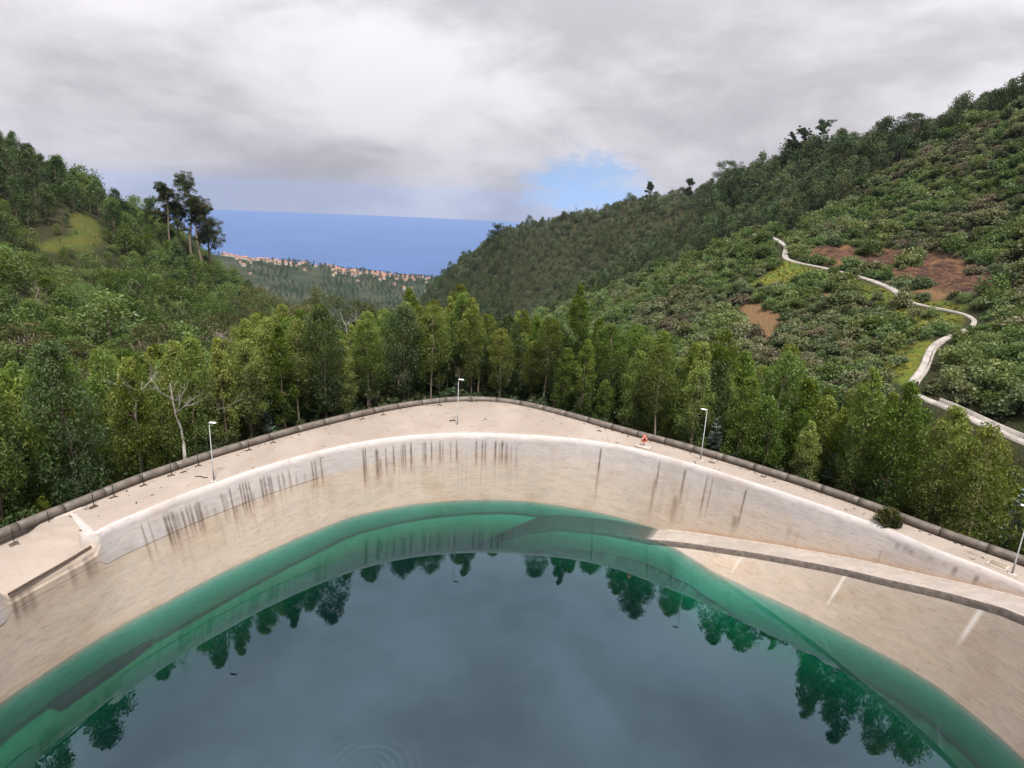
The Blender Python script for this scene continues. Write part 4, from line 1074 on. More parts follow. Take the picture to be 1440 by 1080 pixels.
for px, py, d, k, lab in HERO:
    p = at(px, py, d); add_euc(p[0], p[1], p[2], k, px, False, lab)
cand = []
rb_ = np.random.default_rng(21)
for i in range(5200):
    be = rb_.uniform(-.80, .80); d = 46+110*rb_.random()**1.15
    cand.append((be, d))
cand.sort(key=lambda q: q[1])
n_e = 0
for be, d in cand:
    x, y = d*math.sin(be), d*math.cos(be)
    th, r = pol((x, y)); row = r[0]-r_pipe(th[0])
    if row < 2.7 or row > 62 or th[0] < -.3: continue
    if not far_enough(x, y, 2.3+.034*row): continue
    if seg_dist(road_xyz, np.array([x]), np.array([y]))[0][0] < 5: continue
    px, py = proj((x, y, 0.)); px = float(px[0])
    if not -70 < px < 1510: continue
    cy_ = np.interp(px, CAN_X, CAN_Y)
    jit = rb_.random()**1.6*(75 if row > 10 else 50)
    if row < 12 and rb_.random() < .22: jit += 40+90*rb_.random()
    if row < 13 and (abs(px-240) < 26 or abs(px-178) < 16): continue
    if px < 345 and row < 24 and rb_.random() < .5: jit += 15+55*rb_.random()
    p = at(px, cy_+jit, d); ztop = min(p[2], gz(x, y)+20.)
    if add_euc(x, y, ztop, int(rb_.integers(0, 8)), px, rb_.random() < .10) is not None: n_e += 1
    if n_e > 283: break
print('belt trees', n_e)

# ------------------------------------------------------------------ other single trees
def plant(builder, name, px, py, d, label, cat='tree', group=None, hgt=None, bark=BARK, width=None, H0=None):
    p = at(px, py, d); g_ = gz(p[0], p[1]); h = p[2]-g_ if hgt is None else hgt
    c_, mb_ = builder; o = place(c_, mb_.data('trunk', [bark]), name, (p[0], p[1], p[2]-h if hgt else g_), h/H0 if H0 else 1., random.random()*6, sxy=width)
    tag(o, label, cat, group); return o
for i, (px, py, d, w_, lab) in enumerate([(255, 432, 168, 11.5, 'broad flat-topped olive acacia in the left middle distance'), (30, 448, 150, 5.2, 'small umbrella-shaped tree with pale forked stems near the left edge'), (205, 455, 150, 7., 'low flat-topped tree left of the broad acacia'), (318, 440, 190, 7.5, 'flat-topped olive tree right of the broad acacia'), (95, 478, 140, 6., 'small flat-topped tree between the umbrella tree and the acacia')]):
    p = at(px, py, d); g_ = gz(p[0], p[1]); h = max(p[2]-g_, 5.)
    c_, mb_ = umbrella(300+i, h, w_, L_OLIVE); o = place(c_, mb_.data('trunk', [BARK]), 'acacia_tree', (p[0], p[1], g_)); tag(o, lab, 'tree', 'flat-topped trees on the left')
for i, (px, py, d, w_, lab) in enumerate([(383, 408, 190, 7., 'dark rounded olive tree below the far town, left one'), (455, 398, 185, 6., 'dark rounded tree with a bright flank below the far town'), (430, 425, 170, 6.5, 'bushy olive tree in front of the far ridge'), (505, 420, 180, 5.5, 'rounded green tree right of the pale bare trunk'), (350, 395, 230, 7., 'dark tree at the foot of the tall left eucalyptus group'), (545, 432, 150, 5., 'rounded tree under the dip of the far ridge'), (300, 415, 240, 7., 'dense tree right of the flat-topped acacia'), (150, 420, 215, 8., 'big dark fluffy tree on the left slope'), (95, 400, 225, 8.5, 'big bright fluffy tree on the left slope'), (60, 375, 250, 9., 'large fluffy tree below the left grass clearing'), (185, 380, 250, 8., 'dark fluffy tree right of the left grass clearing'), (225, 395, 260, 8., 'fluffy tree left of the tall eucalyptus group'), (20, 355, 270, 8., 'fluffy tree at the left edge under the clearing')]):
    p = at(px, py, d); g_ = gz(p[0], p[1]); h = float(np.clip(p[2]-g_, 6, 22))
    c_, mb_ = rounded(400+i, h, w_, L_OLIVE if px > 340 and px < 520 else L_GREEN, n=85); o = place(c_, mb_.data('trunk', [DARKBARK]), 'broadleaf_tree', (p[0], p[1], p[2]-h)); tag(o, lab, 'tree', 'rounded trees in the middle distance')
for i, (px, py, by, d, w_, lab) in enumerate([(262, 253, 350, 380, 9., 'tallest open-crowned old eucalyptus on the left skyline'), (232, 262, 345, 385, 6., 'slim open-crowned old eucalyptus left of the tallest one'), (288, 292, 372, 385, 9., 'dense old eucalyptus right of the tallest one on the left skyline'), (246, 285, 350, 392, 8., 'old eucalyptus behind and left of the tallest one'), (274, 275, 360, 376, 8.5, 'old eucalyptus crowding the tallest one from the right'), (1028, 226, 282, 570, 12., 'big dense dark eucalyptus standing above the right ridge line'), (1116, 188, 250, 525, 6., 'slim dark eucalyptus on the right ridge, left of a pair'), (1131, 182, 245, 522, 6.5, 'dark eucalyptus on the right ridge, middle of three'), (1160, 174, 235, 512, 8., 'wide-topped dark eucalyptus on the right ridge, right of three'), (1285, 160, 215, 470, 9., 'dark leaning eucalyptus clump on the upper right skyline'), (700, 316, 360, 930, 12., 'pointed dark tree on the far end of the right ridge'), (915, 256, 304, 680, 6., 'narrow dark tree on the ridge above the dead trunks'), (972, 250, 298, 635, 6., 'thin-crowned tree on the ridge left of the big dense eucalyptus')]):
    p = at(px, py, d); p0 = at(px, by, d); g_ = gz(p[0], p[1]); h = p[2]-min(p0[2], g_+2)
    if px in (1028, 1285): c_, mb_ = rounded(500+i, h, w_, L_FOREST, 110, 80, .6, .35, 3, .75, .25)
    else: c_, mb_ = tall_euc(500+i, h, w_*(.8 if px > 600 else 1.), L_FOREST if px > 600 else L_OLIVE)
    o = place(c_, mb_.data('trunk', [BARK]), 'tall_eucalyptus', (p[0], p[1], p[2]-h)); tag(o, lab, 'tree', 'old eucalyptus on the skylines')
for i, (px, py, by, d, sp, lab, mat_) in enumerate([(243, 468, 612, 61.5, 1.0, 'bleached dead tree with crooked white limbs left of centre', DEADW), (178, 485, 580, 60, .9, 'smaller bleached dead tree left of the crooked white one', DEADW), (280, 505, 600, 63.5, .8, 'thin bleached dead branch tree right of the crooked white one', DEADW), (488, 408, 470, 120, .7, 'pale bare trunk sticking up below the far town', DEADW), (343, 448, 560, 72, .5, 'tall thin pale dead trunk left of centre', DEADW), (418, 420, 560, 80, .2, 'straight pale bare trunk among bright crowns left of centre', DEADW), (112, 485, 560, 74, 1.1, 'leafless pinkish twiggy tree in the left belt', TWIG), (20, 372, 450, 200, 1.1, 'brown leafless twiggy crown at the left edge', TWIG), (40, 378, 450, 205, 1.1, 'second brown leafless twiggy crown near the left edge', TWIG), (322, 430, 500, 160, .9, 'grey leafless tree right of the broad acacia', TWIG), (295, 450, 500, 150, .8, 'pale stump-like dead tree in front of the acacia', DEADW)]):
    p = at(px, py, d); p0 = at(px, by, d); h = p[2]-p0[2]; g_ = gz(p[0], p[1])
    mb_ = dead_tree(600+i, h, sp, 4, 2 if mat_ is TWIG else 1, r0=.018*h if mat_ is TWIG else .0135*h)
    t_ = empty('dead_tree', (p[0], p[1], p0[2])); tag(t_, lab, 'tree', 'dead trees')
    mb2 = MB(); mb2.tube([(0, 0, min(g_-p0[2], -.5)), (0, 0, -.7)], [.018*h, .0145*h], 6); mb2.build('stem', mat_, t_)
    mb_.build('branches', mat_, t_)
# silver-blue juvenile plants and bushes right behind the pipe
SILVER = [(1008, 600, 67.5, 2.6, 'silver-blue young plant behind the pipe right of the slim lamp post'), (1230, 700, 64.5, 2.6, 'silver-blue young plant left of the bush on the deck'), (1212, 708, 64, 1.6, 'low silver-blue plant farther left of the deck bush'), (1425, 745, 62, 3.4, 'silver-blue young tree beside the edge-cut lamp post'), (1165, 685, 64.5, 1.9, 'silver-grey plant at the pipe, right of the middle of the right deck'), (380, 590, 67.5, 2.2, 'pale silver plant behind the pipe right of the left lamp post'), (110, 690, 60.5, 2.4, 'blue-green young plant behind the pipe above the parapet end'), (1340, 735, 63, 2.2, 'blue-grey plant behind the pipe right of the deck bush')]
for i, (px, py, d, h, lab) in enumerate(SILVER):
    p = at(px, py, d); th, r = pol(p[:2]); rr = max(r[0], r_pipe(th[0])+1.6); q = P3(th, rr, 0.)[0]
    t_ = empty('young_plant', (q[0], q[1], HD-.9)); tag(t_, lab, 'plant', 'young plants behind the pipe')
    mobj('foliage', cone_bush(700+i, h+.9, (.55+.26*h)*.8, L_SILVER), t_)
    b = MB(); b.tube([(0, 0, -1.2), (0, 0, h*.9)], [.04, .012], 5); b.build('stem', BARK, t_)
for i, (px, py, d, w_, h_, lab) in enumerate([(605, 535, 80, 2.0, 3.4, 'round dark green bush behind the pipe left of the middle lamp post'), (748, 535, 80, 2.6, 3.6, 'wide dark glossy bush behind the pipe right of the middle lamp post'), (725, 545, 79.5, 1.6, 2.4, 'small dark bush left of the wide glossy one'), (800, 545, 76, 1.5, 3.6, 'upright bright green bush behind the pipe left of the lifebuoy'), (25, 735, 54, 1.6, 2.2, 'fern-like green bush behind the pipe at the lower left edge')]):
    p = at(px, py, d); th, r = pol(p[:2]); rr = max(r[0], r_pipe(th[0])+w_*.7+.6); q = P3(th, rr, 0.)[0]
    t_ = empty('bush', (q[0], q[1], HD-1.2)); tag(t_, lab, 'bush', 'bushes behind the pipe')
    me = shrub_data(720+i, L_GLOSSY if i not in (3,) else L_EUC, 1., 26, 60, .16, .9, 'foliage'); f_ = mobj('foliage', me, t_); f_.scale = (w_, w_, h_*.8)
    b = MB(); b.tube([(0, 0, -1.), (.05, 0, h_*.6)], [.08, .03], 5); b.build('stem', DARKBARK, t_)
q = onz(1247, 737, HD)
t_ = empty('deck_bush', (q[0], q[1], HD)); tag(t_, 'small olive bush growing on the deck against the right pipe stretch', 'bush')
f_ = mobj('foliage', shrub_data(740, L_OLIVE, 1., 34, 80, .17, .95, 'foliage'), t_); f_.scale = (1.15, 1.15, 1.35)
b = MB(); b.tube([(0, 0, -.1), (.05, 0, .9)], [.06, .02], 5); b.build('stem', DARKBARK, t_)

# ------------------------------------------------------------------ slopes: shrubs and hill woods
L_FRESH = leaf_mat('fresh_shrub_leaf', (.040, .074, .020), (.155, .225, .056), .28, .03)
L_DRY = leaf_mat('dry_shrub_leaf', (.070, .064, .036), (.175, .158, .088), .2, .03)
SHR = [shrub_data(800+k, L_SHRUB, n=13+2*k, h=.55+.08*k) for k in range(6)]+[shrub_data(810+k, L_FRESH, n=18, h=.7+.2*k) for k in range(4)]+[shrub_data(816+k, L_DRY, h=.6) for k in range(2)]
L_MIX = leaf_mat('grey_green_leaf', (.042, .064, .032), (.125, .165, .075), .25, .03)
HT = [hill_tree_data(820+k, L_FOREST, 9, 2.1+.15*k, k % 3 != 2) for k in range(6)]+[hill_tree_data(830+k, L_MIX, 6, 2.6, k == 0) for k in range(3)]
L_LEFT = leaf_mat('dark_hill_leaf', (.016, .038, .011), (.080, .130, .028), .3, .02)
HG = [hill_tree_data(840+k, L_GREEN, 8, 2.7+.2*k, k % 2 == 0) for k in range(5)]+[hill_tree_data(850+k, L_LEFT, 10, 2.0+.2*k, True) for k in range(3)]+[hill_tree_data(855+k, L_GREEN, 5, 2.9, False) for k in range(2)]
rs = np.random.default_rng(33)
def sample(n, b0, b1, d0, d1, spacing):
    be = rs.uniform(b0, b1, n); d = np.sqrt(rs.uniform(d0*d0, d1*d1, n))
    x, y = d*np.sin(be), d*np.cos(be)
    cell = {}; keep = []
    for i in range(n):
        s = spacing(d[i]); k = (int(x[i]//s), int(y[i]//s)); hit = False
        for a in (-1, 0, 1):
            for b in (-1, 0, 1):
                for (u, v) in cell.get((k[0]+a, k[1]+b), ()):
                    if (u-x[i])**2+(v-y[i])**2 < s*s: hit = True; break
                if hit: break
            if hit: break
        if not hit: cell.setdefault(k, []).append((x[i], y[i])); keep.append(i)
    return x[keep], y[keep], d[keep]
WOOD_X = [560, 700, 760, 830, 900, 1000, 1060, 1110, 1150, 1190, 1260, 1330, 1440, 1520]
WOOD_Y = [470, 432, 418, 408, 372, 348, 326, 330, 305, 275, 232, 196, 150, 120]
def visible(x, y, z, h):
    """rough line-of-sight test over the ground sheet"""
    be = np.arctan2(x, y); d = np.hypot(x, y); sl = (z+h-EYE)/d
    col_ = np.clip(np.searchsorted(be_f, be), 0, len(be_f)-1)
    ang = (GZ[:len(be_f)]-EYE)/DD[None]; ang[:, :8] = -9; mx_ = np.maximum.accumulate(ang, 1)
    row_ = np.clip(np.searchsorted(DD, d)-2, 0, len(DD)-1)
    return sl > mx_[col_, row_]-.002
# --- right slope shrubs
x, y, d = sample(60000, .02, .80, 112, 520, lambda q: 1.7+q*.0034)
z = ground_h(x, y); px, py = proj(np.stack([x, y, z], 1))
rd_ = seg_dist(road_xyz, x, y)[0]
woody = (py < np.interp(px, WOOD_X, WOOD_Y)+6*(fbm2(x/20, y/20, 70)-.5)*4) | (d > 455)
gr = np.zeros(len(x), bool)
for pg in GRASS[:4]: gr |= inside(pg, px, py) & (d < 420)
dr = inside(CUT, px, py) & (d < 420)
for pg in DIRT: dr |= inside(pg, px, py)
bare = (gr & (rs.random(len(x)) > .14)) | (dr & (rs.random(len(x)) > .05))
th_, r_ = pol(np.stack([x, y], 1)); row = r_-r_pipe(th_)
ok = ~woody & ~bare & (rd_ > np.where((d > 154) & (d < 172), 1.2, 3.1)) & (row > 22) & (px > 690) & (px < 1500) & visible(x, y, z, 2.5)
x, y, z, d, px, py = [a[ok] for a in (x, y, z, d, px, py)]
pt = fbm2(x/32, y/32, 98)+.22*(rs.random(len(x))-.5); q_ = rs.random(len(x))
sv = np.where(pt > .47, rs.integers(6, 10, len(x)), np.where((pt < .37) & (q_ < .4), rs.integers(10, 12, len(x)), rs.integers(0, 6, len(x))))
sc_ = (1.1+1.2*rs.random(len(x))+2.6*rs.random(len(x))**5)*(.8+.0019*d); app = sc_/d
order = np.argsort(-app)
def slope_word(px, py):
    a = 'above the red cutting' if py < 350 and px > 1100 else ('by the red cutting' if px > 1290 and py < 440 else ('below the upper road stretch' if px > 1060 and py < 480 else ('just above the eucalyptus belt' if py > 480 else 'on the open middle of the right slope')))
    b = ', towards the right edge' if px > 1330 else (', towards the valley' if px < 900 else '')
    return a+b
def tall_on(z): return np.clip(z, -1e9, 1e9)
N_IND = 300
shade = ['olive', 'grey-green', 'dull green', 'brownish green', 'mid green', 'dusty green']
for i in order[:N_IND]:
    k = int(sv[i]) if i not in order[:12] else list(order[:12]).index(i); o = mobj('slope_shrub', SHR[k]); o.location = (x[i], y[i], z[i]-.15); s = sc_[i]; o.scale = (s*(.9+.4*rs.random()), s*(.9+.4*rs.random()), s*(.75+.4*rs.random())); o.rotation_euler = (0, 0, rs.random()*6.28)
    size = 'large' if sc_[i]/(.8+.0019*d[i]) > 2.4 else 'small'
    later(o, f'{size} {"grey-green" if k < 6 else ("green" if k < 10 else "brown")} shrub', 'shrub', 'shrubs on the right slope', (x[i], y[i], z[i]+s*.5))
rest = order[N_IND:]

def scatter(name, label, cat, pts, scl, rot, var, sources, kind='stuff'):
    me = bpy.data.meshes.new(name); pts = np.asarray(pts, np.float32)
    me.vertices.add(len(pts)); me.vertices.foreach_set('co', pts.ravel())
    a = me.attributes.new('scl', 'FLOAT_VECTOR', 'POINT'); a.data.foreach_set('vector', np.asarray(scl, np.float32).ravel())
    a = me.attributes.new('rot', 'FLOAT_VECTOR', 'POINT'); a.data.foreach_set('vector', np.asarray(rot, np.float32).ravel())
    a = me.attributes.new('var', 'INT', 'POINT'); a.data.foreach_set('value', np.asarray(var, np.int32))
    o = mobj(name, me); tag(o, label, cat, None, kind)
    ng = bpy.data.node_groups.new(name+'_scatter', 'GeometryNodeTree')
    ng.interface.new_socket('Geometry', in_out='INPUT', socket_type='NodeSocketGeometry'); ng.interface.new_socket('Geometry', in_out='OUTPUT', socket_type='NodeSocketGeometry')
    n = ng.nodes; gi = n.new('NodeGroupInput'); go = n.new('NodeGroupOutput'); ins = n.new('GeometryNodeInstanceOnPoints'); jn = n.new('GeometryNodeJoinGeometry')
    for s in sources[::-1]:
        q = n.new('GeometryNodeObjectInfo'); q.transform_space = 'ORIGINAL'; q.inputs['Object'].default_value = s; q.inputs['As Instance'].default_value = True
        ng.links.new(q.outputs['Geometry'], jn.inputs[0])
    def attr(nm, ty):
        q = n.new('GeometryNodeInputNamedAttribute'); q.data_type = ty; q.inputs['Name'].default_value = nm; return q.outputs[0]
    ng.links.new(gi.outputs[0], ins.inputs['Points']); ng.links.new(jn.outputs[0], ins.inputs['Instance']); ins.inputs['Pick Instance'].default_value = True
    ng.links.new(attr('var', 'INT'), ins.inputs['Instance Index']); ng.links.new(attr('rot', 'FLOAT_VECTOR'), ins.inputs['Rotation']); ng.links.new(attr('scl', 'FLOAT_VECTOR'), ins.inputs['Scale'])
    ng.links.new(ins.outputs[0], go.inputs[0])
    md = o.modifiers.new('scatter', 'NODES'); md.node_group = ng
    return o
def sources_of(prefix, datas):
    out = []
    for me in datas:
        out.append(next(o for o in bpy.data.objects if o.data == me))
    return out
def rnd_scale(s):
    n = len(s); return np.stack([s*(.85+.4*rs.random(n)), s*(.85+.4*rs.random(n)), s*(.75+.45*rs.random(n))], 1)
def rnd_rot(n): return np.stack([np.zeros(n), np.zeros(n), rs.random(n)*6.28], 1)
scatter('slope_scrub', 'dense low scrub covering the right valley side', 'scrub', np.stack([x[rest], y[rest], z[rest]-.15], 1), rnd_scale(sc_[rest]), rnd_rot(len(rest)), sv[rest], sources_of('slope_shrub', SHR))
print('shrubs', len(x))
# --- tufty grass on the road verges
L_GRASS = leaf_mat('verge_grass_blade', (.075, .10, .018), (.24, .25, .045), .3, .03)
tf_me = shrub_data(875, L_GRASS, 1., 10, 26, .22, .5, 'grass_tuft')
gx, gy, gd_ = sample(30000, .30, .72, 120, 330, lambda q: .8+q*.002)
gz_ = ground_h(gx, gy); gpx_, gpy_ = proj(np.stack([gx, gy, gz_], 1)); gin = np.zeros(len(gx), bool)
for pg in GRASS[:4]: gin |= inside(pg, gpx_, gpy_)
gin &= seg_dist(road_xyz, gx, gy)[0] > 2.2
gx, gy, gz_, gd_ = gx[gin], gy[gin], gz_[gin], gd_[gin]
o = mobj('grass_tuft', tf_me); o.location = (gx[0], gy[0], gz_[0]); o.scale = (.8, .8, .6); tag(o, 'single yellow-green grass tuft on the verge of the upper road', 'grass')
scatter_grass = (np.stack([gx, gy, gz_-.08], 1)[1:], .35+.6*rs.random(len(gx)-1))
# --- right woods
x, y, d = sample(52000, .0-.20, .80, 330, 1250, lambda q: 3.2+q*.0026)
z = ground_h(x, y); px, py = proj(np.stack([x, y, z], 1)); rd_ = seg_dist(road_xyz, x, y)[0]
woody = (py < np.interp(px, WOOD_X, WOOD_Y)+6*(fbm2(x/20, y/20, 70)-.5)*4) | (d > 455)
ok = woody & (rd_ > 4.5) & (px > 560) & (px < 1500) & visible(x, y, z, 7) & (py < 475)
x, y, z, d, px, py = [a[ok] for a in (x, y, z, d, px, py)]
bald = (px > 720) & (px < 1010) & (d > 560)                                        # thin, burnt stretch with bare trunks
ridge_y = np.interp(px, [600, 660, 740, 800, 880, 960, 1040, 1120, 1200, 1300, 1440], [405, 375, 328, 310, 292, 285, 277, 245, 226, 207, 150])
h_ = (.7+.6*rs.random(len(x))+.5*(rs.random(len(x)) > .9))*np.where(bald, .8, 1.05)*np.where(py < ridge_y+14, 1.3, 1.)*np.where((px > 985) & (px < 1180), 1.4, np.where((px > 1180) & (px < 1340), 1.15, 1.)); order = np.argsort(-h_/d)
mixv = np.where((fbm2(x/45, y/45, 95)+.16*bald-.2*((px > 985) & (px < 1340))+.15*(rs.random(len(x))-.5)) > .56, rs.integers(6, 9, len(x)), rs.integers(0, 6, len(x)))
def wood_word(px, py):
    if px > 1300: return 'on the upper right slope'
    if px > 1150: return 'above the red cutting'
    if px > 1000: return 'where the road disappears'
    return 'on the far right-hand ridge'
N_W = 300
for i in order[:N_W]:
    k = int(mixv[i]) if i not in order[:9] else list(order[:9]).index(i); o = mobj('hill_tree', HT[k]); o.location = (x[i], y[i], z[i]); s = h_[i]; o.scale = (s*(.85+.4*rs.random()), s*(.85+.4*rs.random()), s); o.rotation_euler = (0, 0, rs.random()*6.28)
    wd = wood_word(px[i], py[i]); sh = 'pointed' if k % 3 != 2 else 'rounded'
    later(o, f'{sh} {"dark green" if k < 6 else "grey-green"} tree', 'tree', 'trees on the right hill', (x[i], y[i], z[i]+s*5))
rest = order[N_W:]
scatter('hillside_wood', 'dark continuous wood on the far right ridge', 'wood', np.stack([x[rest], y[rest], z[rest]], 1), rnd_scale(h_[rest]), rnd_rot(len(rest)), mixv[rest], sources_of('hill_tree', HT))
print('right wood', len(x))
# bare standing trunks on the ridge
DT = [dead_tree(900+k, 10., .12, 1, 1, r0=.20).data('bare_tree', [TWIG]) for k in range(5)]
cand_i = np.where((px > 735) & (px < 1005) & (d > 520) & (py < ridge_y+34))[0]; rs.shuffle(cand_i)
for i in cand_i[:120]:
    o = mobj('bare_tree', DT[int(rs.integers(0, 5))]); s = 1.1+1.0*rs.random(); o.location = (x[i]+2, y[i], z[i]); o.scale = (s, s, s); o.rotation_euler = (0, 0, rs.random()*6)
    e = 'against the sky on the right ridge line' if py[i] < np.interp(px[i], [740, 800, 880, 960, 1040], [350, 330, 312, 302, 296]) else 'on the flank of the right ridge'
    later(o, 'thin dead tree', 'dead tree', 'dead trees on the right ridge', (x[i]+2, y[i], z[i]+s*5))
# --- left hill
x, y, d = sample(60000, -.82, -.16, 128, 560, lambda q: 3.9+q*.0072)
z = ground_h(x, y); px, py = proj(np.stack([x, y, z], 1)); th_, r_ = pol(np.stack([x, y], 1)); row = r_-r_pipe(th_)
clear = inside(GRASS[4], px, py) & (d > 200)
ok = ~(clear & (rs.random(len(x)) > .5)) & (row > 60) & (px > -60) & (px < 470) & visible(x, y, z, 6)
x, y, z, d, px, py = [a[ok] for a in (x, y, z, d, px, py)]
pat = fbm2(x/40, y/40, 97); up_ = (py < 335-.12*px)
hv = np.where(up_ & (pat > .40), rs.integers(5, 8, len(x)), np.where((py > 345) & (px < 190) & (rs.random(len(x)) < .75), rs.integers(8, 10, len(x)), np.where(rs.random(len(x)) < .3, rs.integers(5, 8, len(x)), rs.integers(0, 5, len(x)))))
h_ = (.65+.6*rs.random(len(x))+.45*(rs.random(len(x)) > .88))*np.where(d < 300, 1.0, 1.2)
h_ = np.where(inside([(50, 345), (130, 300), (165, 340), (175, 385), (60, 395)], px, py), h_*.5, h_); h_ = np.where(inside(GRASS[4], px, py), h_*.3, h_); order = np.argsort(-h_/d)
def left_word(px, py):
    if py < 300: return 'on the steep left skyline hill'
    if px > 230: return 'below the tall left eucalyptus'
    if py < 400: return 'around the left grass clearing'
    return 'at the foot of the left hill'
for i in order[:300]:
    k = int(hv[i]) if i not in order[:10] else list(order[:10]).index(i); o = mobj('leafy_tree', HG[k]); o.location = (x[i], y[i], z[i]); s = h_[i]; o.scale = (s*(.9+.5*rs.random()), s*(.9+.5*rs.random()), s); o.rotation_euler = (0, 0, rs.random()*6.28)
    wd = left_word(px[i], py[i]); sh = 'pointed dark' if 5 <= k < 8 else ('low bushy' if k > 7 else ('pointed' if k % 2 == 0 else 'rounded'))
    later(o, f'{sh} green tree', 'tree', 'green trees on the left hill', (x[i], y[i], z[i]+s*5))
rest = order[300:]
scatter('left_hill_wood', 'dense green wood covering the left hill', 'wood', np.stack([x[rest], y[rest], z[rest]], 1), rnd_scale(h_[rest]), rnd_rot(len(rest)), hv[rest], sources_of('hill_tree', HG))
print('left wood', len(x))
# --- valley and far ridge woods
x, y, d = sample(30000, -.48, .05, 150, 2900, lambda q: 5+q*.0045)
z = ground_h(x, y); px, py = proj(np.stack([x, y, z], 1)); th_, r_ = pol(np.stack([x, y], 1)); row = r_-r_pipe(th_)
ok = (row > 62) & (px > 250) & (px < 720) & visible(x, y, z, 8) & ((d > 560) | (px > 400)) & (fbm2(x/120, y/120, 90) > np.where(d > 1500, .40, .2))
x, y, z, d = [a[ok] for a in (x, y, z, d)]
scatter('valley_wood', 'hazy wood on the far valley side below the town', 'wood', np.stack([x, y, z], 1), rnd_scale((.75+.6*rs.random(len(x)))*(1+d*.00012)), rnd_rot(len(x)), rs.integers(0, 6, len(x)), sources_of('hill_tree', HT))
print('valley wood', len(x))
# --- undergrowth behind the pipe and under the belt
n_ = 2600; th_ = rs.uniform(-.15, math.pi+.35, n_); row = 2.0+26*rs.random(n_)**1.6; r_ = r_pipe(th_)+row
P = P3(th_, r_, 0.); z = ground_h(P[:, 0], P[:, 1]); P[:, 2] = z-.2
UG = shrub_data(870, L_FERN, 1., 18, 44, .24, .8, 'foliage'), shrub_data(871, L_FERN, 1., 18, 44, .3, 1.1, 'foliage')
ug_src = []
for k, (me, (px_, py_, d_), lab) in enumerate(zip(UG, ((300, 640, 66), (1120, 690, 66)), ('low dark bush behind the pipe at the left lamp post', 'low dark bush behind the pipe on the right deck stretch'))):
    p = at(px_, py_, d_); th, r = pol(p[:2]); q = P3(th, r_pipe(th)+2.2, 0.)[0]; o = mobj('bush', me); o.location = (q[0], q[1], HD-1.3); o.scale = (1.3, 1.3, 1.3); tag(o, lab, 'bush', 'bushes behind the pipe'); ug_src.append(o)
scatter('undergrowth', 'dark tangled undergrowth beneath the eucalyptus belt', 'undergrowth', P, rnd_scale(.7+1.1*rs.random(n_)), rnd_rot(n_), rs.integers(0, 2, n_), ug_src)

scatter('verge_grass', 'bright yellow-green grass on the verges of the hillside road', 'grass', scatter_grass[0], rnd_scale(scatter_grass[1]), rnd_rot(len(scatter_grass[0])), np.zeros(len(scatter_grass[0])), [bpy.data.objects['grass_tuft']])

# ------------------------------------------------------------------ far town on the ridge
ROOF = [simple('tile_roof_%d' % k, c, .9, 0, .1, .2) for k, c in enumerate([(.36, .14, .095), (.31, .13, .095), (.38, .18, .12)])]
HW = [simple('house_wall_%d' % k, c, .9, 0, .05, .2) for k, c in enumerate([(.60, .55, .49), (.44, .36, .30), (.52, .45, .38)])]
GLASSD = simple('dark_window', (.03, .035, .04), .3)
def house_parts(k):
    w_, l_, h_ = [(9, 12, 6), (8, 10, 5), (11, 14, 7.5)][k]
    a = MB(); a.box((0, 0, h_/2-2), (w_, l_, h_+4))
    b = MB(); hw, hl, e = w_/2+.5, l_/2+.5, h_+.02
    b.add([(-hw, -hl, e), (hw, -hl, e), (hw, hl, e), (-hw, hl, e), (0, -hl*.55, e+2.6), (0, hl*.55, e+2.6)], [[0, 1, 4], [1, 2, 5, 4], [2, 3, 5], [3, 0, 4, 5], [3, 2, 1, 0]])
    c = MB()
    for s in (-1, 1):
        c.box((s*w_*.24, -l_/2-.03, h_*.6), (1.4, .1, 1.5))
    return a.data('wall', [HW[k]], False), b.data('roof', [ROOF[k]], False), c.data('window', [GLASSD], False)
HP = [house_parts(k) for k in range(3)]
rh = np.random.default_rng(55)
TOWN = [(316, 356), (345, 362), (380, 366), (410, 370), (440, 372), (465, 374), (480, 380), (505, 382), (530, 384), (560, 388), (600, 391)]
tx = np.array([q[0] for q in TOWN]); ty = np.array([q[1] for q in TOWN])
cnt = 0
for i in range(165):
    px_ = rh.uniform(314, 604); py_ = np.interp(px_, tx, ty)+rh.exponential(2.0)+(rh.random() < .06)*rh.uniform(6, 26)
    if 410 < px_ < 462 and rh.random() < .6: continue
    # walk the sight line to the ground
    be = math.atan2(ray(px_, py_)[0], ray(px_, py_)[1]); dd_ = np.linspace(1900, 3000, 220); q = np.array([at(px_, py_, u) for u in dd_]); gh = ground_h(q[:, 0], q[:, 1])
    hit = np.where(gh > q[:, 2])[0]
    j = hit[0] if len(hit) else int(np.argmin(q[:, 2]-gh))
    if not len(hit) and (q[j, 2]-gh[j]) > 25: continue
    k = int(rh.integers(0, 3)); s = rh.uniform(.75, 1.3)
    t_ = empty('house', (q[j, 0], q[j, 1], gh[j]), rh.uniform(-.6, .6)); t_.scale = (s, s, s)
    mobj('wall', HP[k][0], t_); mobj('roof', HP[k][1], t_); mobj('window', HP[k][2], t_)
    part = 'at the left, highest end of the town' if px_ < 370 else ('in the left middle of the town' if px_ < 470 else ('on the right middle of the ridge town' if px_ < 545 else 'at the low right end of the town'))
    if py_ > np.interp(px_, tx, ty)+8: part = 'scattered on the slope under the town'
    later(t_, f'tiny red-roofed {["pale", "brown", "tan"][k]} house', 'house', 'houses of the far town', q[j]); cnt += 1
print('houses', cnt)

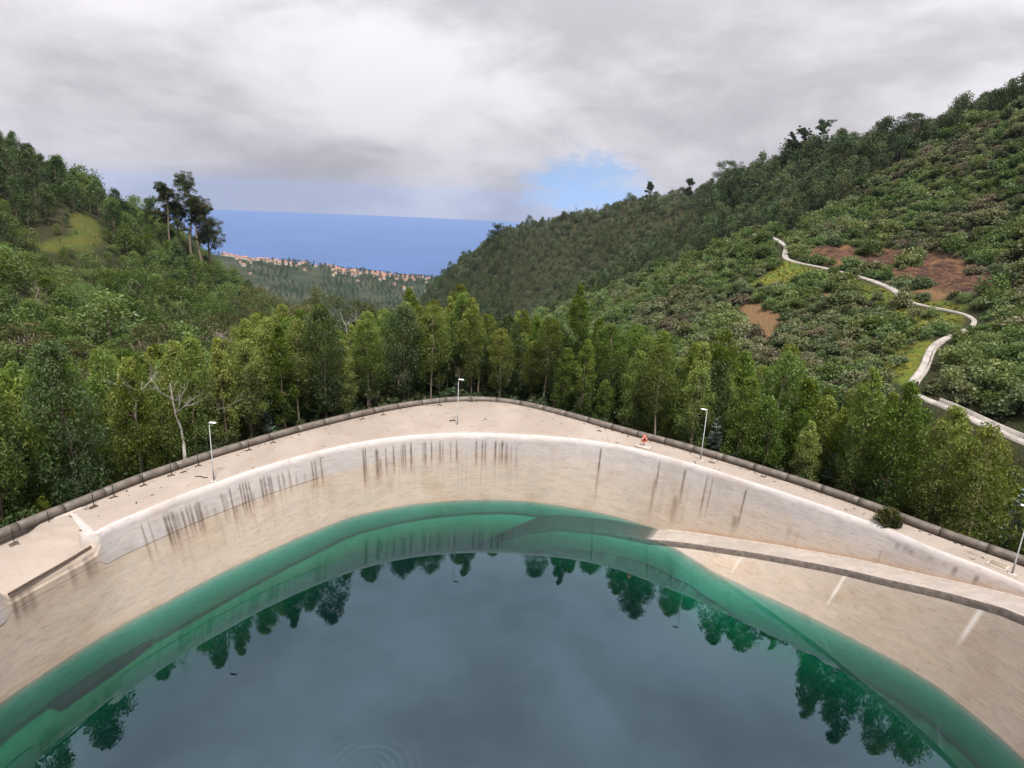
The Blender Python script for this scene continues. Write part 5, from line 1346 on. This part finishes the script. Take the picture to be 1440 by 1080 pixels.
# ------------------------------------------------------------------ labels that say which one: nearest landmark, direction, rank
MARKS = {'shrub': [(1105, 365, "the upper road's top bend"), (1190, 383, 'the straight upper road'), (1268, 418, 'the kink in the upper road'), (1358, 441, 'the road hairpin'), (1275, 547, 'the lower road bend'), (1305, 500, 'the curved road parapet'), (1280, 375, 'the red cutting'), (1400, 606, 'the lowest road stretch'), (1070, 455, 'the orange soil patch'), (1230, 425, 'the yellow grass verge'), (820, 405, 'the tall conical eucalyptus'), (1020, 470, 'the broad bright eucalyptus'), (1110, 490, 'the large bright eucalyptus'), (1415, 480, 'the right picture edge')],
 'hill': [(1028, 250, 'the big dense ridge eucalyptus'), (1131, 195, 'the three ridge eucalyptus'), (1285, 180, 'the dark skyline clump'), (700, 330, 'the pointed far-ridge tree'), (1060, 330, "the road's vanishing point"), (1430, 125, 'the hilltop at the right edge'), (915, 275, 'the narrow dark ridge tree'), (1150, 330, 'the top of the red cutting'), (800, 320, 'the far end of the ridge')],
 'left': [(110, 325, 'the left grass clearing'), (262, 300, 'the tallest left eucalyptus'), (255, 450, 'the broad flat acacia'), (30, 465, 'the umbrella-shaped tree'), (0, 180, 'the top of the left hill'), (25, 400, 'the brown twiggy crowns'), (110, 260, 'the left skyline shoulder'), (330, 420, 'the foot of the hill'), (150, 440, 'the dark fluffy tree')],
 'belt': [(298, 630, 'the left lamp post'), (643, 565, 'the middle lamp post'), (990, 610, 'the slim right lamp post'), (904, 620, 'the lifebuoy'), (1247, 725, 'the deck bush'), (1430, 770, 'the edge-cut lamp post'), (245, 530, 'the crooked bleached tree'), (108, 722, 'the parapet end'), (485, 440, 'the pale bare trunk'), (820, 440, 'the tall conical eucalyptus'), (40, 620, 'the wide left-edge crown'), (1020, 500, 'the broad bright eucalyptus'), (1110, 520, 'the large bright eucalyptus'), (1290, 600, 'the lower road bend'), (398, 470, 'the bare-trunked bright eucalyptus'), (730, 545, 'the dark glossy bushes')],
 'town': [(330, 357, 'the top end of the town'), (395, 368, 'the upper middle of the town'), (440, 373, 'the wooded gap in the town'), (505, 382, 'the lower middle of the town'), (590, 390, 'the low end of the town')]}
ONES = ['nearest to it'] + [w_+' from it' for w_ in 'second third fourth fifth sixth seventh eighth ninth tenth eleventh twelfth thirteenth fourteenth fifteenth sixteenth seventeenth eighteenth nineteenth twentieth'.split()]
TENS = {20: 'twenty', 30: 'thirty', 40: 'forty', 50: 'fifty', 60: 'sixty', 70: 'seventy'}
def rank_word(n):
    if n < 20: return ONES[n]
    t_, u_ = (n+1)//10*10, (n+1) % 10
    base = ['', 'first', 'second', 'third', 'fourth', 'fifth', 'sixth', 'seventh', 'eighth', 'ninth'][u_]
    return (TENS.get(t_, 'many')+('-'+base if base else 'th'))+' from it'
DIRS = ['right of', 'above right of', 'above', 'above left of', 'left of', 'below left of', 'below', 'below right of']
FAM = {'shrubs on the right slope': 'shrub', 'trees on the right hill': 'hill', 'dead trees on the right ridge': 'hill', 'green trees on the left hill': 'left', 'eucalyptus belt behind the pipe': 'belt', 'houses of the far town': 'town'}
bins = {}
for e in PENDING:
    ms = MARKS[FAM[e[3]]]; j = min(range(len(ms)), key=lambda q: (ms[q][0]-e[4])**2+(ms[q][1]-e[5])**2); m_ = ms[j]
    a = int(round(math.atan2(m_[1]-e[5], e[4]-m_[0])/(math.pi/4))) % 8
    bins.setdefault((e[1], m_[2], a), []).append((math.hypot(m_[0]-e[4], m_[1]-e[5]), e))
for (look, mk_, a), lst in bins.items():
    lst.sort(key=lambda q: q[0])
    for n_, (_, e) in enumerate(lst): tag(e[0], f'{look} {DIRS[a]} {mk_}, {rank_word(n_)}', e[2], e[3])

# ------------------------------------------------------------------ haze
def haze_mat():
    m, t, out = new_mat('valley_haze')
    v = t('ShaderNodeVolumePrincipled', {'Color': (.46, .64, .94, 1), 'Density': 2.2e-5, 'Anisotropy': .2})
    t.l.new(v.outputs[0], out.inputs[1]); return m
b = MB(); zt_ = 180.; b.box((0, 0, (zt_-622-80)/2.), (40600, 40600, zt_+622+80))
hz_o = b.build('haze', haze_mat(), None, False)
tag(hz_o, 'thin blue haze filling the valley and the air over the sea', 'haze', None, 'stuff')
